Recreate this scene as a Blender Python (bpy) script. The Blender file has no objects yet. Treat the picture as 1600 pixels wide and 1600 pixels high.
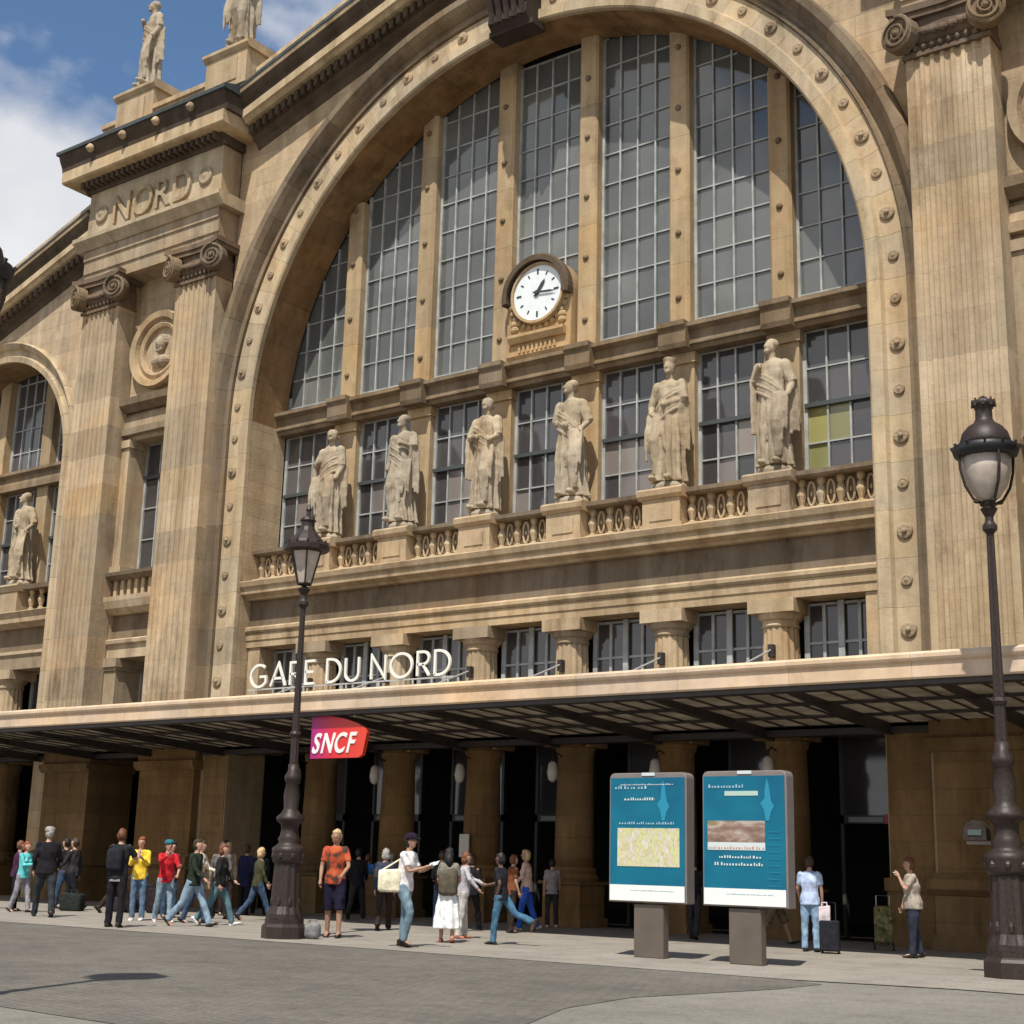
import bpy, bmesh, math, random
from mathutils import Vector, Matrix, noise
PI = math.pi
rnd = random.Random(7)
scene = bpy.context.scene
COL = scene.collection
# ------------------------------------------------------------------ camera
YAW, PITCH, ROLL, FPX = 0.636234, 0.237266, 0.025501, 2260.0
CAM = Vector((20.73, -28.0, 1.42))
cy, sy, cp, sp = math.cos(YAW), math.sin(YAW), math.cos(PITCH), math.sin(PITCH)
fwd = Vector((-sy * cp, cy * cp, sp)); rt = Vector((cy, sy, 0)); up = rt.cross(fwd)
cr, sr = math.cos(ROLL), math.sin(ROLL)
rt2 = rt * cr + up * sr; up2 = -rt * sr + up * cr
M = Matrix((rt2, up2, -fwd)).transposed().to_4x4(); M.translation = CAM
cd = bpy.data.cameras.new('camera'); cam = bpy.data.objects.new('camera', cd); COL.objects.link(cam)
cam.matrix_world = M; cd.sensor_width = 36; cd.lens = FPX / 1600 * 36; cd.clip_end = 3000; cd.clip_start = .1
scene.camera = cam
# ------------------------------------------------------------------ light
AZ, EL = math.radians(20), math.radians(59)
SUN = Vector((math.sin(AZ) * math.cos(EL), -math.cos(AZ) * math.cos(EL), math.sin(EL)))
sl = bpy.data.lights.new('sun', 'SUN'); sl.energy = 5.0; sl.angle = math.radians(.6); sl.color = (1, .95, .86)
so = bpy.data.objects.new('sun', sl); COL.objects.link(so); so.rotation_euler = SUN.to_track_quat('Z', 'Y').to_euler(); so.location = (0, -60, 90)
world = bpy.data.worlds.new('World'); scene.world = world; world.use_nodes = True
wn, wl = world.node_tree.nodes, world.node_tree.links
wn.clear()
def N(t, tree=wn, **k):
    n = tree.new(t)
    for a, b in k.items(): setattr(n, a, b)
    return n
sky = N('ShaderNodeTexSky', sky_type='NISHITA', sun_disc=False, sun_elevation=EL, sun_rotation=PI - AZ, altitude=50, air_density=1.0, dust_density=.3, ozone_density=3.0)
tc = N('ShaderNodeTexCoord')
mp = N('ShaderNodeMapping'); mp.inputs['Scale'].default_value = (1, 1, 1.5)
n1 = N('ShaderNodeTexNoise', noise_dimensions='4D'); n1.inputs['Scale'].default_value = 2.6; n1.inputs['Detail'].default_value = 10; n1.inputs['Roughness'].default_value = .5; n1.inputs['W'].default_value = 19.18
n2 = N('ShaderNodeTexNoise'); n2.inputs['Scale'].default_value = 7; n2.inputs['Detail'].default_value = 6
sz = N('ShaderNodeSeparateXYZ'); bank = N('ShaderNodeMath', operation='MULTIPLY_ADD'); bank.inputs[1].default_value = -1.1; bank.inputs[2].default_value = .535
add = N('ShaderNodeMath', operation='ADD'); cl = N('ShaderNodeMath', operation='MAXIMUM'); cl.inputs[1].default_value = -.11
cramp = N('ShaderNodeValToRGB'); cramp.color_ramp.elements[0].position = .49; cramp.color_ramp.elements[1].position = .55
tone = N('ShaderNodeValToRGB'); tone.color_ramp.elements[0].position = .3; tone.color_ramp.elements[1].position = .7
tone.color_ramp.elements[0].color = (7.8, 8.0, 8.5, 1); tone.color_ramp.elements[1].color = (10.6, 10.7, 10.8, 1)
mx = N('ShaderNodeMix', data_type='RGBA'); bg = N('ShaderNodeBackground'); bg.inputs['Strength'].default_value = .085
wo = N('ShaderNodeOutputWorld')
wl.new(tc.outputs['Generated'], mp.inputs[0]); wl.new(mp.outputs[0], n1.inputs['Vector']); wl.new(mp.outputs[0], n2.inputs['Vector'])
wl.new(tc.outputs['Generated'], sz.inputs[0]); wl.new(sz.outputs[2], bank.inputs[0]); wl.new(bank.outputs[0], cl.inputs[0])
wl.new(n1.outputs[0], add.inputs[0]); wl.new(cl.outputs[0], add.inputs[1])
wl.new(add.outputs[0], cramp.inputs[0]); wl.new(n2.outputs[0], tone.inputs[0])
n3 = N('ShaderNodeTexNoise', noise_dimensions='4D'); n3.inputs['Scale'].default_value = 3.4; n3.inputs['Detail'].default_value = 8; n3.inputs['Roughness'].default_value = .62; n3.inputs['W'].default_value = 4.4; n3.inputs['Distortion'].default_value = .4
wr_ = N('ShaderNodeValToRGB'); wr_.color_ramp.elements[0].position = .46; wr_.color_ramp.elements[1].position = .74; wr_.color_ramp.elements[1].color = (.75, .75, .75, 1)
mxx = N('ShaderNodeMath', operation='MAXIMUM'); wl.new(mp.outputs[0], n3.inputs['Vector']); wl.new(n3.outputs[0], wr_.inputs[0]); wl.new(wr_.outputs[0], mxx.inputs[0]); wl.new(cramp.outputs[0], mxx.inputs[1])
tint = N('ShaderNodeMix', data_type='RGBA', blend_type='MULTIPLY'); tint.inputs[0].default_value = 1; tint.inputs[7].default_value = (1.30, 1.42, 1.46, 1); wl.new(sky.outputs[0], tint.inputs[6])
wl.new(mxx.outputs[0], mx.inputs[0]); wl.new(tint.outputs[2], mx.inputs[6]); wl.new(tone.outputs[0], mx.inputs[7])
wl.new(mx.outputs[2], bg.inputs[0]); wl.new(bg.outputs[0], wo.inputs[0])
scene.view_settings.view_transform = 'Standard'; scene.view_settings.look = 'None'
scene.view_settings.exposure = 0.06; scene.view_settings.gamma = 1
scene.cycles.max_bounces = 6

# ------------------------------------------------------------------ materials
MATS = {}
def newmat(name):
    m = bpy.data.materials.new(name); m.use_nodes = True; t = m.node_tree
    b = t.nodes['Principled BSDF']; MATS[name] = m
    return m, t, b
def rampnode(t, src, stops):
    r = t.nodes.new('ShaderNodeValToRGB'); e = r.color_ramp.elements
    while len(e) < len(stops): e.new(.5)
    for i, (p, c) in enumerate(stops): e[i].position = p; e[i].color = (*c, 1)
    t.links.new(src, r.inputs[0]); return r
def mixc(t, fac, a, b, mode='MIX'):
    n = t.nodes.new('ShaderNodeMix'); n.data_type = 'RGBA'; n.blend_type = mode
    for i, v in ((0, fac), (6, a), (7, b)):
        if isinstance(v, (int, float)): n.inputs[i].default_value = v
        elif isinstance(v, tuple): n.inputs[i].default_value = (*v, 1)
        else: t.links.new(v, n.inputs[i])
    return n.outputs[2]
def stone(name, base, var=.12, grime=.5, brick=None, bump=.3, joint=.75):
    m, t, b = newmat(name); nd, ln = t.nodes, t.links
    g = nd.new('ShaderNodeNewGeometry'); oi = nd.new('ShaderNodeObjectInfo')
    def noi(scale, sc=(1, 1, 1), det=6, ro=.6):
        mpp = nd.new('ShaderNodeMapping'); mpp.inputs['Scale'].default_value = sc; ln.new(g.outputs['Position'], mpp.inputs[0])
        n = nd.new('ShaderNodeTexNoise'); n.inputs['Scale'].default_value = scale; n.inputs['Detail'].default_value = det; n.inputs['Roughness'].default_value = ro
        ln.new(mpp.outputs[0], n.inputs[0]); return n.outputs[0]
    d = tuple(c * (1 - var * 1.6) for c in base); l = tuple(min(1, c * (1 + var)) for c in base)
    r1 = rampnode(t, oi.outputs['Random'], [(0, d), (.35, base), (.7, (base[0] * 1.02, base[1] * .97, base[2] * .88)), (1, l)])
    col = r1.outputs[0]
    # warm and cool patches
    r2 = rampnode(t, noi(.35, det=4), [(.3, (1.08, .98, .84)), (.5, (1, 1, 1)), (.7, (.86, .87, .86))])
    col = mixc(t, 1.0, col, r2.outputs[0], 'MULTIPLY')
    # run-off streaks
    r3 = rampnode(t, noi(1.0, (1.6, 1.6, .16), 8, .65), [(.35, (1, 1, 1)), (.62, (1 - .32 * grime, 1 - .36 * grime, 1 - .40 * grime)), (.75, (1 - .55 * grime, 1 - .60 * grime, 1 - .64 * grime))])
    col = mixc(t, 1.0, col, r3.outputs[0], 'MULTIPLY')
    # soot blooms
    r6 = rampnode(t, noi(.9, (1, 1, .4), 9, .72), [(.54, (1, 1, 1)), (.68, (1 - .40 * grime, 1 - .41 * grime, 1 - .42 * grime))])
    col = mixc(t, 1.0, col, r6.outputs[0], 'MULTIPLY')
    # mottling
    r4 = rampnode(t, noi(3.2, det=10, ro=.7), [(.3, (.84, .82, .8)), (.55, (1, 1, 1)), (.8, (1.08, 1.07, 1.05))])
    col = mixc(t, 1.0, col, r4.outputs[0], 'MULTIPLY')
    h = noi(14, det=8, ro=.7)
    if brick:
        sx = nd.new('ShaderNodeSeparateXYZ'); ln.new(g.outputs['Position'], sx.inputs[0])
        cx = nd.new('ShaderNodeCombineXYZ'); ln.new(sx.outputs[0], cx.inputs[0]); ln.new(sx.outputs[2], cx.inputs[1])
        bk = nd.new('ShaderNodeTexBrick'); bk.inputs['Scale'].default_value = 1; bk.inputs['Brick Width'].default_value = brick[0]; bk.inputs['Row Height'].default_value = brick[1]
        bk.inputs['Mortar Size'].default_value = .012; bk.inputs['Mortar Smooth'].default_value = .4; bk.inputs['Bias'].default_value = .1
        bk.inputs['Color1'].default_value = (1.06, 1.04, 1.0, 1); bk.inputs['Color2'].default_value = (.86, .84, .82, 1); bk.inputs['Mortar'].default_value = (joint, joint, joint, 1)
        ln.new(cx.outputs[0], bk.inputs[0]); col = mixc(t, 1.0, col, bk.outputs[0], 'MULTIPLY')
        mm = nd.new('ShaderNodeMath'); mm.operation = 'MULTIPLY_ADD'; mm.inputs[1].default_value = -1.2
        ln.new(bk.outputs['Fac'], mm.inputs[0]); ln.new(h, mm.inputs[2]); h = mm.outputs[0]
    bp = nd.new('ShaderNodeBump'); bp.inputs['Strength'].default_value = bump; bp.inputs['Distance'].default_value = .04
    ln.new(h, bp.inputs['Height']); ln.new(bp.outputs[0], b.inputs['Normal'])
    ln.new(col, b.inputs['Base Color']); b.inputs['Roughness'].default_value = .9; b.inputs['Specular IOR Level'].default_value = .2
    return m
SB = (.515, .412, .285)
M_STONE = stone('stone', SB, .16, 1.0)
M_WALL = stone('stone_wall', (.545, .445, .322), .02, .85, brick=(1.25, .52))
M_FILLET = stone('stone_pale', (.56, .46, .32), .10, .9)
M_MULL = stone('stone_golden', (.49, .375, .235), .10, .9)
M_ROS = stone('rosette_stone', (.40, .32, .225), .1, .8)
M_DIRT_SHADE = stone('stone_weathered_shaded', (.255, .20, .14), .12, 1.1)  # weathered stone; on the friezes its dark tone is painted cornice shade
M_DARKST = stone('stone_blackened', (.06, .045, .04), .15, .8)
M_SOFFIT = stone('soffit_stone', (.30, .20, .11), .05, 1.0, brick=(1.25, .6))  # browner, darker wall stone; the soffit's shade is put into its colour
M_LOW = stone('stone_canopy_shade', (.27, .18, .09), .18, 1.1, brick=(1.1, .5))  # ground storey stone, darkened so its colour carries the canopy's shade
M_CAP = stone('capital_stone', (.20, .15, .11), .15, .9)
M_GRIME_SHADE = stone('stone_grime_shade_brown', (.115, .088, .066), .15, .9)  # brown grime; on bed mouldings and dentils also painted cornice shadow
M_STAT = stone('statue_stone', (.50, .435, .335), .06, 1.2, bump=.5)
def plain(name, c, rough=.6, metal=0, spec=.5, nz=.0, ns=8, coat=0, bump=0, emit=None, aniso=(1, 1, 1)):
    m, t, b = newmat(name)
    b.inputs['Base Color'].default_value = (*c, 1); b.inputs['Roughness'].default_value = rough; b.inputs['Metallic'].default_value = metal
    b.inputs['Specular IOR Level'].default_value = spec; b.inputs['Coat Weight'].default_value = coat
    if nz or bump:
        tcn = t.nodes.new('ShaderNodeTexCoord'); n = t.nodes.new('ShaderNodeTexNoise'); n.inputs['Scale'].default_value = ns; n.inputs['Detail'].default_value = 7
        mpn = t.nodes.new('ShaderNodeMapping'); mpn.inputs['Scale'].default_value = aniso
        t.links.new(tcn.outputs['Object'], mpn.inputs[0]); t.links.new(mpn.outputs[0], n.inputs[0])
        if nz:
            r = rampnode(t, n.outputs[0], [(.3, tuple(x * (1 - nz) for x in c)), (.7, tuple(min(1, x * (1 + nz)) for x in c))])
            t.links.new(r.outputs[0], b.inputs['Base Color'])
        if bump:
            bp = t.nodes.new('ShaderNodeBump'); bp.inputs['Strength'].default_value = bump; bp.inputs['Distance'].default_value = .02
            t.links.new(n.outputs[0], bp.inputs['Height']); t.links.new(bp.outputs[0], b.inputs['Normal'])
    if emit: b.inputs['Emission Color'].default_value = (*c, 1); b.inputs['Emission Strength'].default_value = emit
    return m
M_BAR = plain('painted_glazing_bar', (.36, .37, .355), .5, nz=.25, ns=3)
M_DBAR = plain('dark_transom_bar', (.06, .07, .07), .5)
M_IRON = plain('lamp_cast_iron', (.030, .019, .015), .5, 0, .4, nz=.35, ns=25, bump=.15)
M_CIRON = plain('canopy_iron', (.035, .026, .024), .5, nz=.3, ns=5)
M_FASC = stone('canopy_cream_paint', (.70, .55, .41), .06, .45, bump=.05)
M_LENS = plain('lamp_glass', (.46, .39, .33), .25, nz=.15, ns=6)
M_WHITE = plain('white_enamel', (.82, .82, .78), .4)
M_LETT = plain('white_lettering', (.80, .78, .70), .45)
M_BLACK = plain('black_paint', (.012, .012, .014), .5)
M_ROD = plain('galvanised_rod', (.5, .5, .48), .4, .3)
M_DIAL = plain('clock_enamel', (.74, .78, .78), .35, nz=.06, ns=6)
M_HAND = plain('clock_hand_metal', (.03, .04, .045), .4)
M_LEAD = plain('lead_flashing', (.045, .055, .055), .6, nz=.4, ns=2)
M_PFR = plain('panel_frame_metal', (.22, .19, .18), .45, .2, nz=.1, ns=4)
M_POST = plain('panel_post_metal', (.125, .10, .08), .45, .1, nz=.12, ns=3)
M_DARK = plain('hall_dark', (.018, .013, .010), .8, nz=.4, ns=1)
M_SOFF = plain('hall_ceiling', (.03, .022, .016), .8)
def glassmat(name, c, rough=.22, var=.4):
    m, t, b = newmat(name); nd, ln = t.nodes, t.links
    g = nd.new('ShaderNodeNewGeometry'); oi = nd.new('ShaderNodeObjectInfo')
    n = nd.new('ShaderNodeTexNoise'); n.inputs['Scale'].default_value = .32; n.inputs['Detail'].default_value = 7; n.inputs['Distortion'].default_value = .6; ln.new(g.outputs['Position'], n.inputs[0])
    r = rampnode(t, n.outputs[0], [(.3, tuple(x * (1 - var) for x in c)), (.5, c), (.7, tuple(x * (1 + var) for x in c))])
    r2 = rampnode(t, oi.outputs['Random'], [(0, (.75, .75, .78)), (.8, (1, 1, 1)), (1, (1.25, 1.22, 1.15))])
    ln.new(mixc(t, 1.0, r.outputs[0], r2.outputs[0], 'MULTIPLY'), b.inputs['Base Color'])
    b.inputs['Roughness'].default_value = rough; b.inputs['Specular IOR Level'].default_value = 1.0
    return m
M_GLASS = glassmat('dusty_glass_reflection', (.115, .120, .113), .06, .42)  # dusty base; the paler patches paint cloud reflections into the colour
M_GLLOW = glassmat('office_glass', (.070, .066, .068), .08)
M_BLIND = glassmat('glass_with_pale_blind', (.22, .19, .17), .2, .15)
M_YEL = glassmat('glass_with_yellow_blind', (.26, .25, .10), .2, .15)
def canglass():
    m, t, b = newmat('grimy_canopy_glass'); nd, ln = t.nodes, t.links
    b.inputs['Base Color'].default_value = (.22, .19, .15, 1); b.inputs['Roughness'].default_value = .5
    tr = nd.new('ShaderNodeBsdfTranslucent'); mxs = nd.new('ShaderNodeMixShader'); mxs.inputs[0].default_value = .35
    n = nd.new('ShaderNodeTexNoise'); n.inputs['Scale'].default_value = 1.5; n.inputs['Detail'].default_value = 6
    g = nd.new('ShaderNodeNewGeometry'); ln.new(g.outputs['Position'], n.inputs[0])
    r = rampnode(t, n.outputs[0], [(.3, (.34, .30, .24)), (.7, (.66, .60, .50))]); ln.new(r.outputs[0], tr.inputs[0])
    ln.new(b.outputs[0], mxs.inputs[1]); ln.new(tr.outputs[0], mxs.inputs[2]); ln.new(mxs.outputs[0], nd['Material Output'].inputs[0])
    return m
M_CGL = canglass()
def groundmat(name, a, bcol, scale, spot=None, cob=None):
    m, t, b = newmat(name); nd, ln = t.nodes, t.links
    g = nd.new('ShaderNodeNewGeometry')
    n = nd.new('ShaderNodeTexNoise'); n.inputs['Scale'].default_value = scale; n.inputs['Detail'].default_value = 10; n.inputs['Roughness'].default_value = .65; ln.new(g.outputs['Position'], n.inputs[0])
    r = rampnode(t, n.outputs[0], [(.35, a), (.65, bcol)]); col = r.outputs[0]
    n3 = nd.new('ShaderNodeTexNoise'); n3.inputs['Scale'].default_value = 22; n3.inputs['Detail'].default_value = 6; ln.new(g.outputs['Position'], n3.inputs[0])
    r3 = rampnode(t, n3.outputs[0], [(.3, (.78, .78, .78)), (.7, (1.15, 1.15, 1.15))]); col = mixc(t, 1.0, col, r3.outputs[0], 'MULTIPLY')
    v = nd.new('ShaderNodeTexVoronoi'); v.inputs['Scale'].default_value = .9; ln.new(g.outputs['Position'], v.inputs[0])
    r5 = rampnode(t, v.outputs['Distance'], [(0, (.72, .70, .68)), (.045, (.8, .79, .78)), (.06, (1, 1, 1))]); col = mixc(t, .55, col, r5.outputs[0], 'MULTIPLY')
    n5 = nd.new('ShaderNodeTexNoise'); n5.inputs['Scale'].default_value = 1.6; n5.inputs['Detail'].default_value = 8; n5.inputs['Roughness'].default_value = .75; ln.new(g.outputs['Position'], n5.inputs[0])
    r6 = rampnode(t, n5.outputs[0], [(.34, (.80, .79, .78)), (.5, (1, 1, 1)), (.68, (1.10, 1.09, 1.08))]); col = mixc(t, 1.0, col, r6.outputs[0], 'MULTIPLY')
    h = n3.outputs[0]
    if cob:
        bk = nd.new('ShaderNodeTexBrick'); bk.inputs['Scale'].default_value = 1; bk.inputs['Brick Width'].default_value = cob[0]; bk.inputs['Row Height'].default_value = cob[1]
        bk.inputs['Mortar Size'].default_value = .011; bk.inputs['Color1'].default_value = (1.12, 1.1, 1.08, 1); bk.inputs['Color2'].default_value = (.82, .82, .82, 1); bk.inputs['Mortar'].default_value = (.6, .58, .55, 1)
        w = nd.new('ShaderNodeMapping'); w.inputs['Rotation'].default_value = (0, 0, cob[2]); ln.new(g.outputs['Position'], w.inputs[0]); ln.new(w.outputs[0], bk.inputs[0])
        col = mixc(t, cob[3], col, bk.outputs[0], 'MULTIPLY')
        mm = nd.new('ShaderNodeMath'); mm.operation = 'MULTIPLY_ADD'; mm.inputs[1].default_value = -1
        ln.new(bk.outputs['Fac'], mm.inputs[0]); ln.new(h, mm.inputs[2]); h = mm.outputs[0]
    bp = nd.new('ShaderNodeBump'); bp.inputs['Strength'].default_value = .35; bp.inputs['Distance'].default_value = .012
    ln.new(h, bp.inputs['Height']); ln.new(bp.outputs[0], b.inputs['Normal'])
    ln.new(col, b.inputs['Base Color']); b.inputs['Roughness'].default_value = .88; b.inputs['Specular IOR Level'].default_value = .25
    return m
M_COB = groundmat('cobbled_setts', (.130, .119, .102), (.170, .156, .134), .35, cob=(.2, .13, .2, .6))
M_PAVE = groundmat('pale_pavement', (.26, .234, .198), (.32, .288, .245), .5, cob=(1.2, .8, 0, .18))
M_ASPH = groundmat('worn_asphalt', (.19, .177, .152), (.235, .219, .189), .3)

# ------------------------------------------------------------------ mesh helpers
class MB:
    def __init__(s): s.v = []; s.f = []; s.mi = []; s.cur = 0
    def add(s, vs, fs):
        o = len(s.v); s.v += [tuple(p) for p in vs]; s.f += [tuple(i + o for i in f) for f in fs]; s.mi += [s.cur] * len(fs); return s
    def box(s, x0, x1, y0, y1, z0, z1):
        if x0 > x1: x0, x1 = x1, x0
        if y0 > y1: y0, y1 = y1, y0
        return s.add([(x0, y0, z0), (x1, y0, z0), (x1, y1, z0), (x0, y1, z0), (x0, y0, z1), (x1, y0, z1), (x1, y1, z1), (x0, y1, z1)],
                     [(0, 3, 2, 1), (4, 5, 6, 7), (0, 1, 5, 4), (1, 2, 6, 5), (2, 3, 7, 6), (3, 0, 4, 7)])
    def rings(s, rs, cap=True, close=True):
        n = len(rs[0]); vs = [p for r in rs for p in r]; fs = []
        for i in range(len(rs) - 1):
            for j in range(n if close else n - 1):
                k = (j + 1) % n; fs.append((i * n + j, i * n + k, (i + 1) * n + k, (i + 1) * n + j))
        if cap: fs += [tuple(range(n - 1, -1, -1)), tuple((len(rs) - 1) * n + j for j in range(n))]
        return s.add(vs, fs)
    def prof_x(s, prof, x0, x1, sl=0.0):     # (y,z) outline swept along x, optionally rising with slope
        return s.rings([[(x, y, z + sl * (x - x0)) for y, z in prof] for x in (x0, x1)])
    def prof_z(s, prof, z0, z1):
        return s.rings([[(x, y, z) for x, y in prof] for z in (z0, z1)])
    def prof_y(s, prof, y0, y1):
        return s.rings([[(x, y, z) for x, z in prof] for y in (y1, y0)])
    def lathe(s, prof, c=(0, 0, 0), seg=16, axis='z', cap=True, ph=0):
        rs = []
        for r, h in prof:
            ring = []
            for j in range(seg):
                a = 2 * PI * j / seg + ph
                if axis == 'z': ring.append((c[0] + r * math.cos(a), c[1] + r * math.sin(a), c[2] + h))
                else: ring.append((c[0] + r * math.cos(a), c[1] - h, c[2] + r * math.sin(a)))
            rs.append(ring)
        return s.rings(rs, cap)
    def tube(s, pts, r, seg=6, cap=True):
        pts = [Vector(p) for p in pts]; n = len(pts); rs = []
        if not isinstance(r, (list, tuple)): r = [r] * n
        prev = None
        for i, p in enumerate(pts):
            t = (pts[min(i + 1, n - 1)] - pts[max(i - 1, 0)]).normalized()
            a = prev if prev is not None else (Vector((0, 0, 1)) if abs(t.z) < .9 else Vector((1, 0, 0)))
            u = (a - t * a.dot(t))
            if u.length < 1e-4: u = t.orthogonal()
            u.normalize(); w = t.cross(u); prev = u
            rs.append([tuple(p + (u * math.cos(2 * PI * j / seg) + w * math.sin(2 * PI * j / seg)) * r[i]) for j in range(seg)])
        return s.rings(rs, cap)
    def ball(s, c, r, seg=12, rg=8):
        if not isinstance(r, (list, tuple)): r = (r, r, r)
        rs = []
        for i in range(1, rg):
            a = PI * i / rg
            rs.append([(c[0] + r[0] * math.sin(a) * math.cos(2 * PI * j / seg), c[1] + r[1] * math.sin(a) * math.sin(2 * PI * j / seg), c[2] - r[2] * math.cos(a)) for j in range(seg)])
        o = len(s.v); s.rings(rs, False)
        b0 = len(s.v); s.v += [(c[0], c[1], c[2] - r[2]), (c[0], c[1], c[2] + r[2])]
        L = o + (rg - 2) * seg
        for j in range(seg):
            k = (j + 1) % seg; s.f.append((b0, o + k, o + j)); s.f.append((b0 + 1, L + j, L + k)); s.mi += [s.cur] * 2
        return s
    def mesh(s, name, mats, smooth=False):
        me = bpy.data.meshes.new(name); me.from_pydata(s.v, [], s.f)
        for m in (mats if isinstance(mats, (list, tuple)) else [mats]): me.materials.append(m)
        if len(me.materials) > 1: me.polygons.foreach_set('material_index', s.mi)
        if smooth: me.polygons.foreach_set('use_smooth', [True] * len(me.polygons))
        me.update(); return me
    def obj(s, name, mats, parent=None, smooth=False, label=None, kind=None, loc=None):
        return link(name, s.mesh(name, mats, smooth), parent, label, kind, loc)
def link(name, me, parent=None, label=None, kind=None, loc=None, rot=None, scale=None):
    o = bpy.data.objects.new(name, me); COL.objects.link(o)
    if parent is not None: o.parent = parent
    if loc is not None: o.location = loc
    if rot is not None: o.rotation_euler = rot
    if scale is not None: o.scale = scale
    if label: o['label'] = label
    if kind: o['kind'] = kind
    return o
def thing(name, label, cat, loc=(0, 0, 0), rz=0, group=None):
    o = link(name, None, loc=loc, rot=(0, 0, rz)); o['label'] = label; o['category'] = cat; o.empty_display_size = .3
    if group: o['group'] = group
    return o
def tag(o, label, cat, group=None):
    o['label'] = label; o['category'] = cat
    if group: o['group'] = group
    return o
def bevel(me, w=.02, seg=1, ang=30):
    bm = bmesh.new(); bm.from_mesh(me)
    es = [e for e in bm.edges if len(e.link_faces) == 2 and e.calc_face_angle(0) > math.radians(ang)]
    bmesh.ops.bevel(bm, geom=es, offset=w, segments=seg, affect='EDGES', profile=.5, clamp_overlap=True); bm.to_mesh(me); bm.free(); return me
TMP = bpy.data.scenes.new('scratch')
def evald(o):
    vl = TMP.view_layers[0]; vl.update(); dg = vl.depsgraph
    return bpy.data.meshes.new_from_object(o.evaluated_get(dg))
def fuse(mb, name, mats, voxel=.02, smooth=2, disp=None):
    me = mb.mesh(name, mats); o = bpy.data.objects.new('tmp', me); TMP.collection.objects.link(o)
    r = o.modifiers.new('r', 'REMESH'); r.mode = 'VOXEL'; r.voxel_size = voxel; r.use_smooth_shade = True
    if smooth: s = o.modifiers.new('s', 'SMOOTH'); s.iterations = smooth; s.factor = .5
    out = evald(o)
    bpy.data.objects.remove(o); bpy.data.meshes.remove(me); out.name = name
    if disp:
        n = len(out.vertices); co = [0.0] * (3 * n); out.vertices.foreach_get('co', co)
        nm = [0.0] * (3 * n); out.vertex_normals.foreach_get('vector', nm); res = []
        for i in range(n): res += disp(Vector(co[3 * i:3 * i + 3]), Vector(nm[3 * i:3 * i + 3]))[:]
        out.vertices.foreach_set('co', res); out.update()
    return out
def arc(r, a0, a1, n, cx=0, cz=0): return [(cx + r * math.cos(a0 + (a1 - a0) * i / n), cz + r * math.sin(a0 + (a1 - a0) * i / n)) for i in range(n + 1)]
def textmesh(body, size, ext, mat, shear=0, offs=0):
    c = bpy.data.curves.new('t', 'FONT'); c.body = body; c.size = size; c.extrude = ext; c.shear = shear; c.offset = offs; c.resolution_u = 4
    o = bpy.data.objects.new('t', c); TMP.collection.objects.link(o)
    me = evald(o); bpy.data.objects.remove(o); me.materials.clear(); me.materials.append(mat)
    me.transform(Matrix.Rotation(PI / 2, 4, 'X')); return me
def letters(text, x0, y, z, size, ext, mat, parent, gap=.08, shear=0, offs=0, space=.35, squeeze=1.0, total=None, name='letter'):
    ms = []; x = 0
    for ch in text:
        if ch == ' ': x += space * size; continue
        me = textmesh(ch, size, ext, mat, shear, offs); xs = [v.co.x for v in me.vertices]; a, b = min(xs), max(xs)
        ms.append((me, x - a)); x += (b - a) + gap * size
    k = (total / (x - gap * size)) if total else squeeze
    for me, px in ms:
        link(name, me, parent, loc=(x0 + px * k, y, z), scale=(k, 1, 1))

# ================================================================== GROUND
g = MB().add([(-400, -300, -.012), (400, -300, -.012), (400, 400, -.012), (-400, 400, -.012)], [(0, 1, 2, 3)]); g.obj('ground', M_ASPH, kind='structure')
edge = [(11.95, -9.6), (12.5, -9.9), (12.45, -11.2), (11.9, -13.6), (12.1, -15.2), (12.9, -17.2), (12.6, -18.6), (10.9, -19.5), (8.2, -19.3), (4, -19.0)]
pts = [(-120, -9.6)] + edge + [(-120, -19.5)]
MB().add([(x, y, -.006) for x, y in pts][::-1], [tuple(range(len(pts)))]).obj('cobbled_road', M_COB, kind='structure')
MB().add([(-120, -9.6, 0), (11.95, -9.6, 0), (14, -9.2, 0), (20, -9.4, 0), (60, -9.6, 0), (60, 14, 0), (-120, 14, 0)], [(0, 1, 2, 3, 4, 5, 6)]).obj('pavement', M_PAVE, kind='structure')

# ================================================================== STATION
S = thing('railway_station', 'monumental tan stone railway station with giant arched window and fluted pilasters', 'station')
R, ZC = 9.49, 13.75
def P(name, mb, mat, parent=S, **k): return mb.obj(name, mat, parent, **k)
RK = lambda x: 26.35 - .30 * abs(x)
def arch_wall(cx, r, zc, x0, x1, top, y0, y1, n=48):
    mb = MB(); fr = arc(r, PI, 0, n, cx, zc); tops = [(x, top(x)) for x, z in fr]
    vs = []; fs = []
    for (x, z), (tx, tz) in zip(fr, tops): vs += [(x, y0, z), (x, y0, tz), (x, y1, z), (x, y1, tz)]
    for i in range(n):
        a = 4 * i; b = a + 4
        fs += [(a, b, b + 1, a + 1), (a + 2, a + 3, b + 3, b + 2), (a + 1, b + 1, b + 3, a + 3)]
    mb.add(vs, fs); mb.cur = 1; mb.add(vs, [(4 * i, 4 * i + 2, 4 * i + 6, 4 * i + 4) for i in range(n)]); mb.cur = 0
    for a, b in ((x0, cx - r), (cx + r, x1)):
        if b > a: mb.prof_y([(a, 0), (b, 0), (b, top(b)), (a, top(a))], y0, y1)
    return mb
P('arched_wall', arch_wall(0, R, ZC, -10.8, 10.8, RK, 0, 1.4, 96), [M_WALL, M_SOFFIT])
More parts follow.
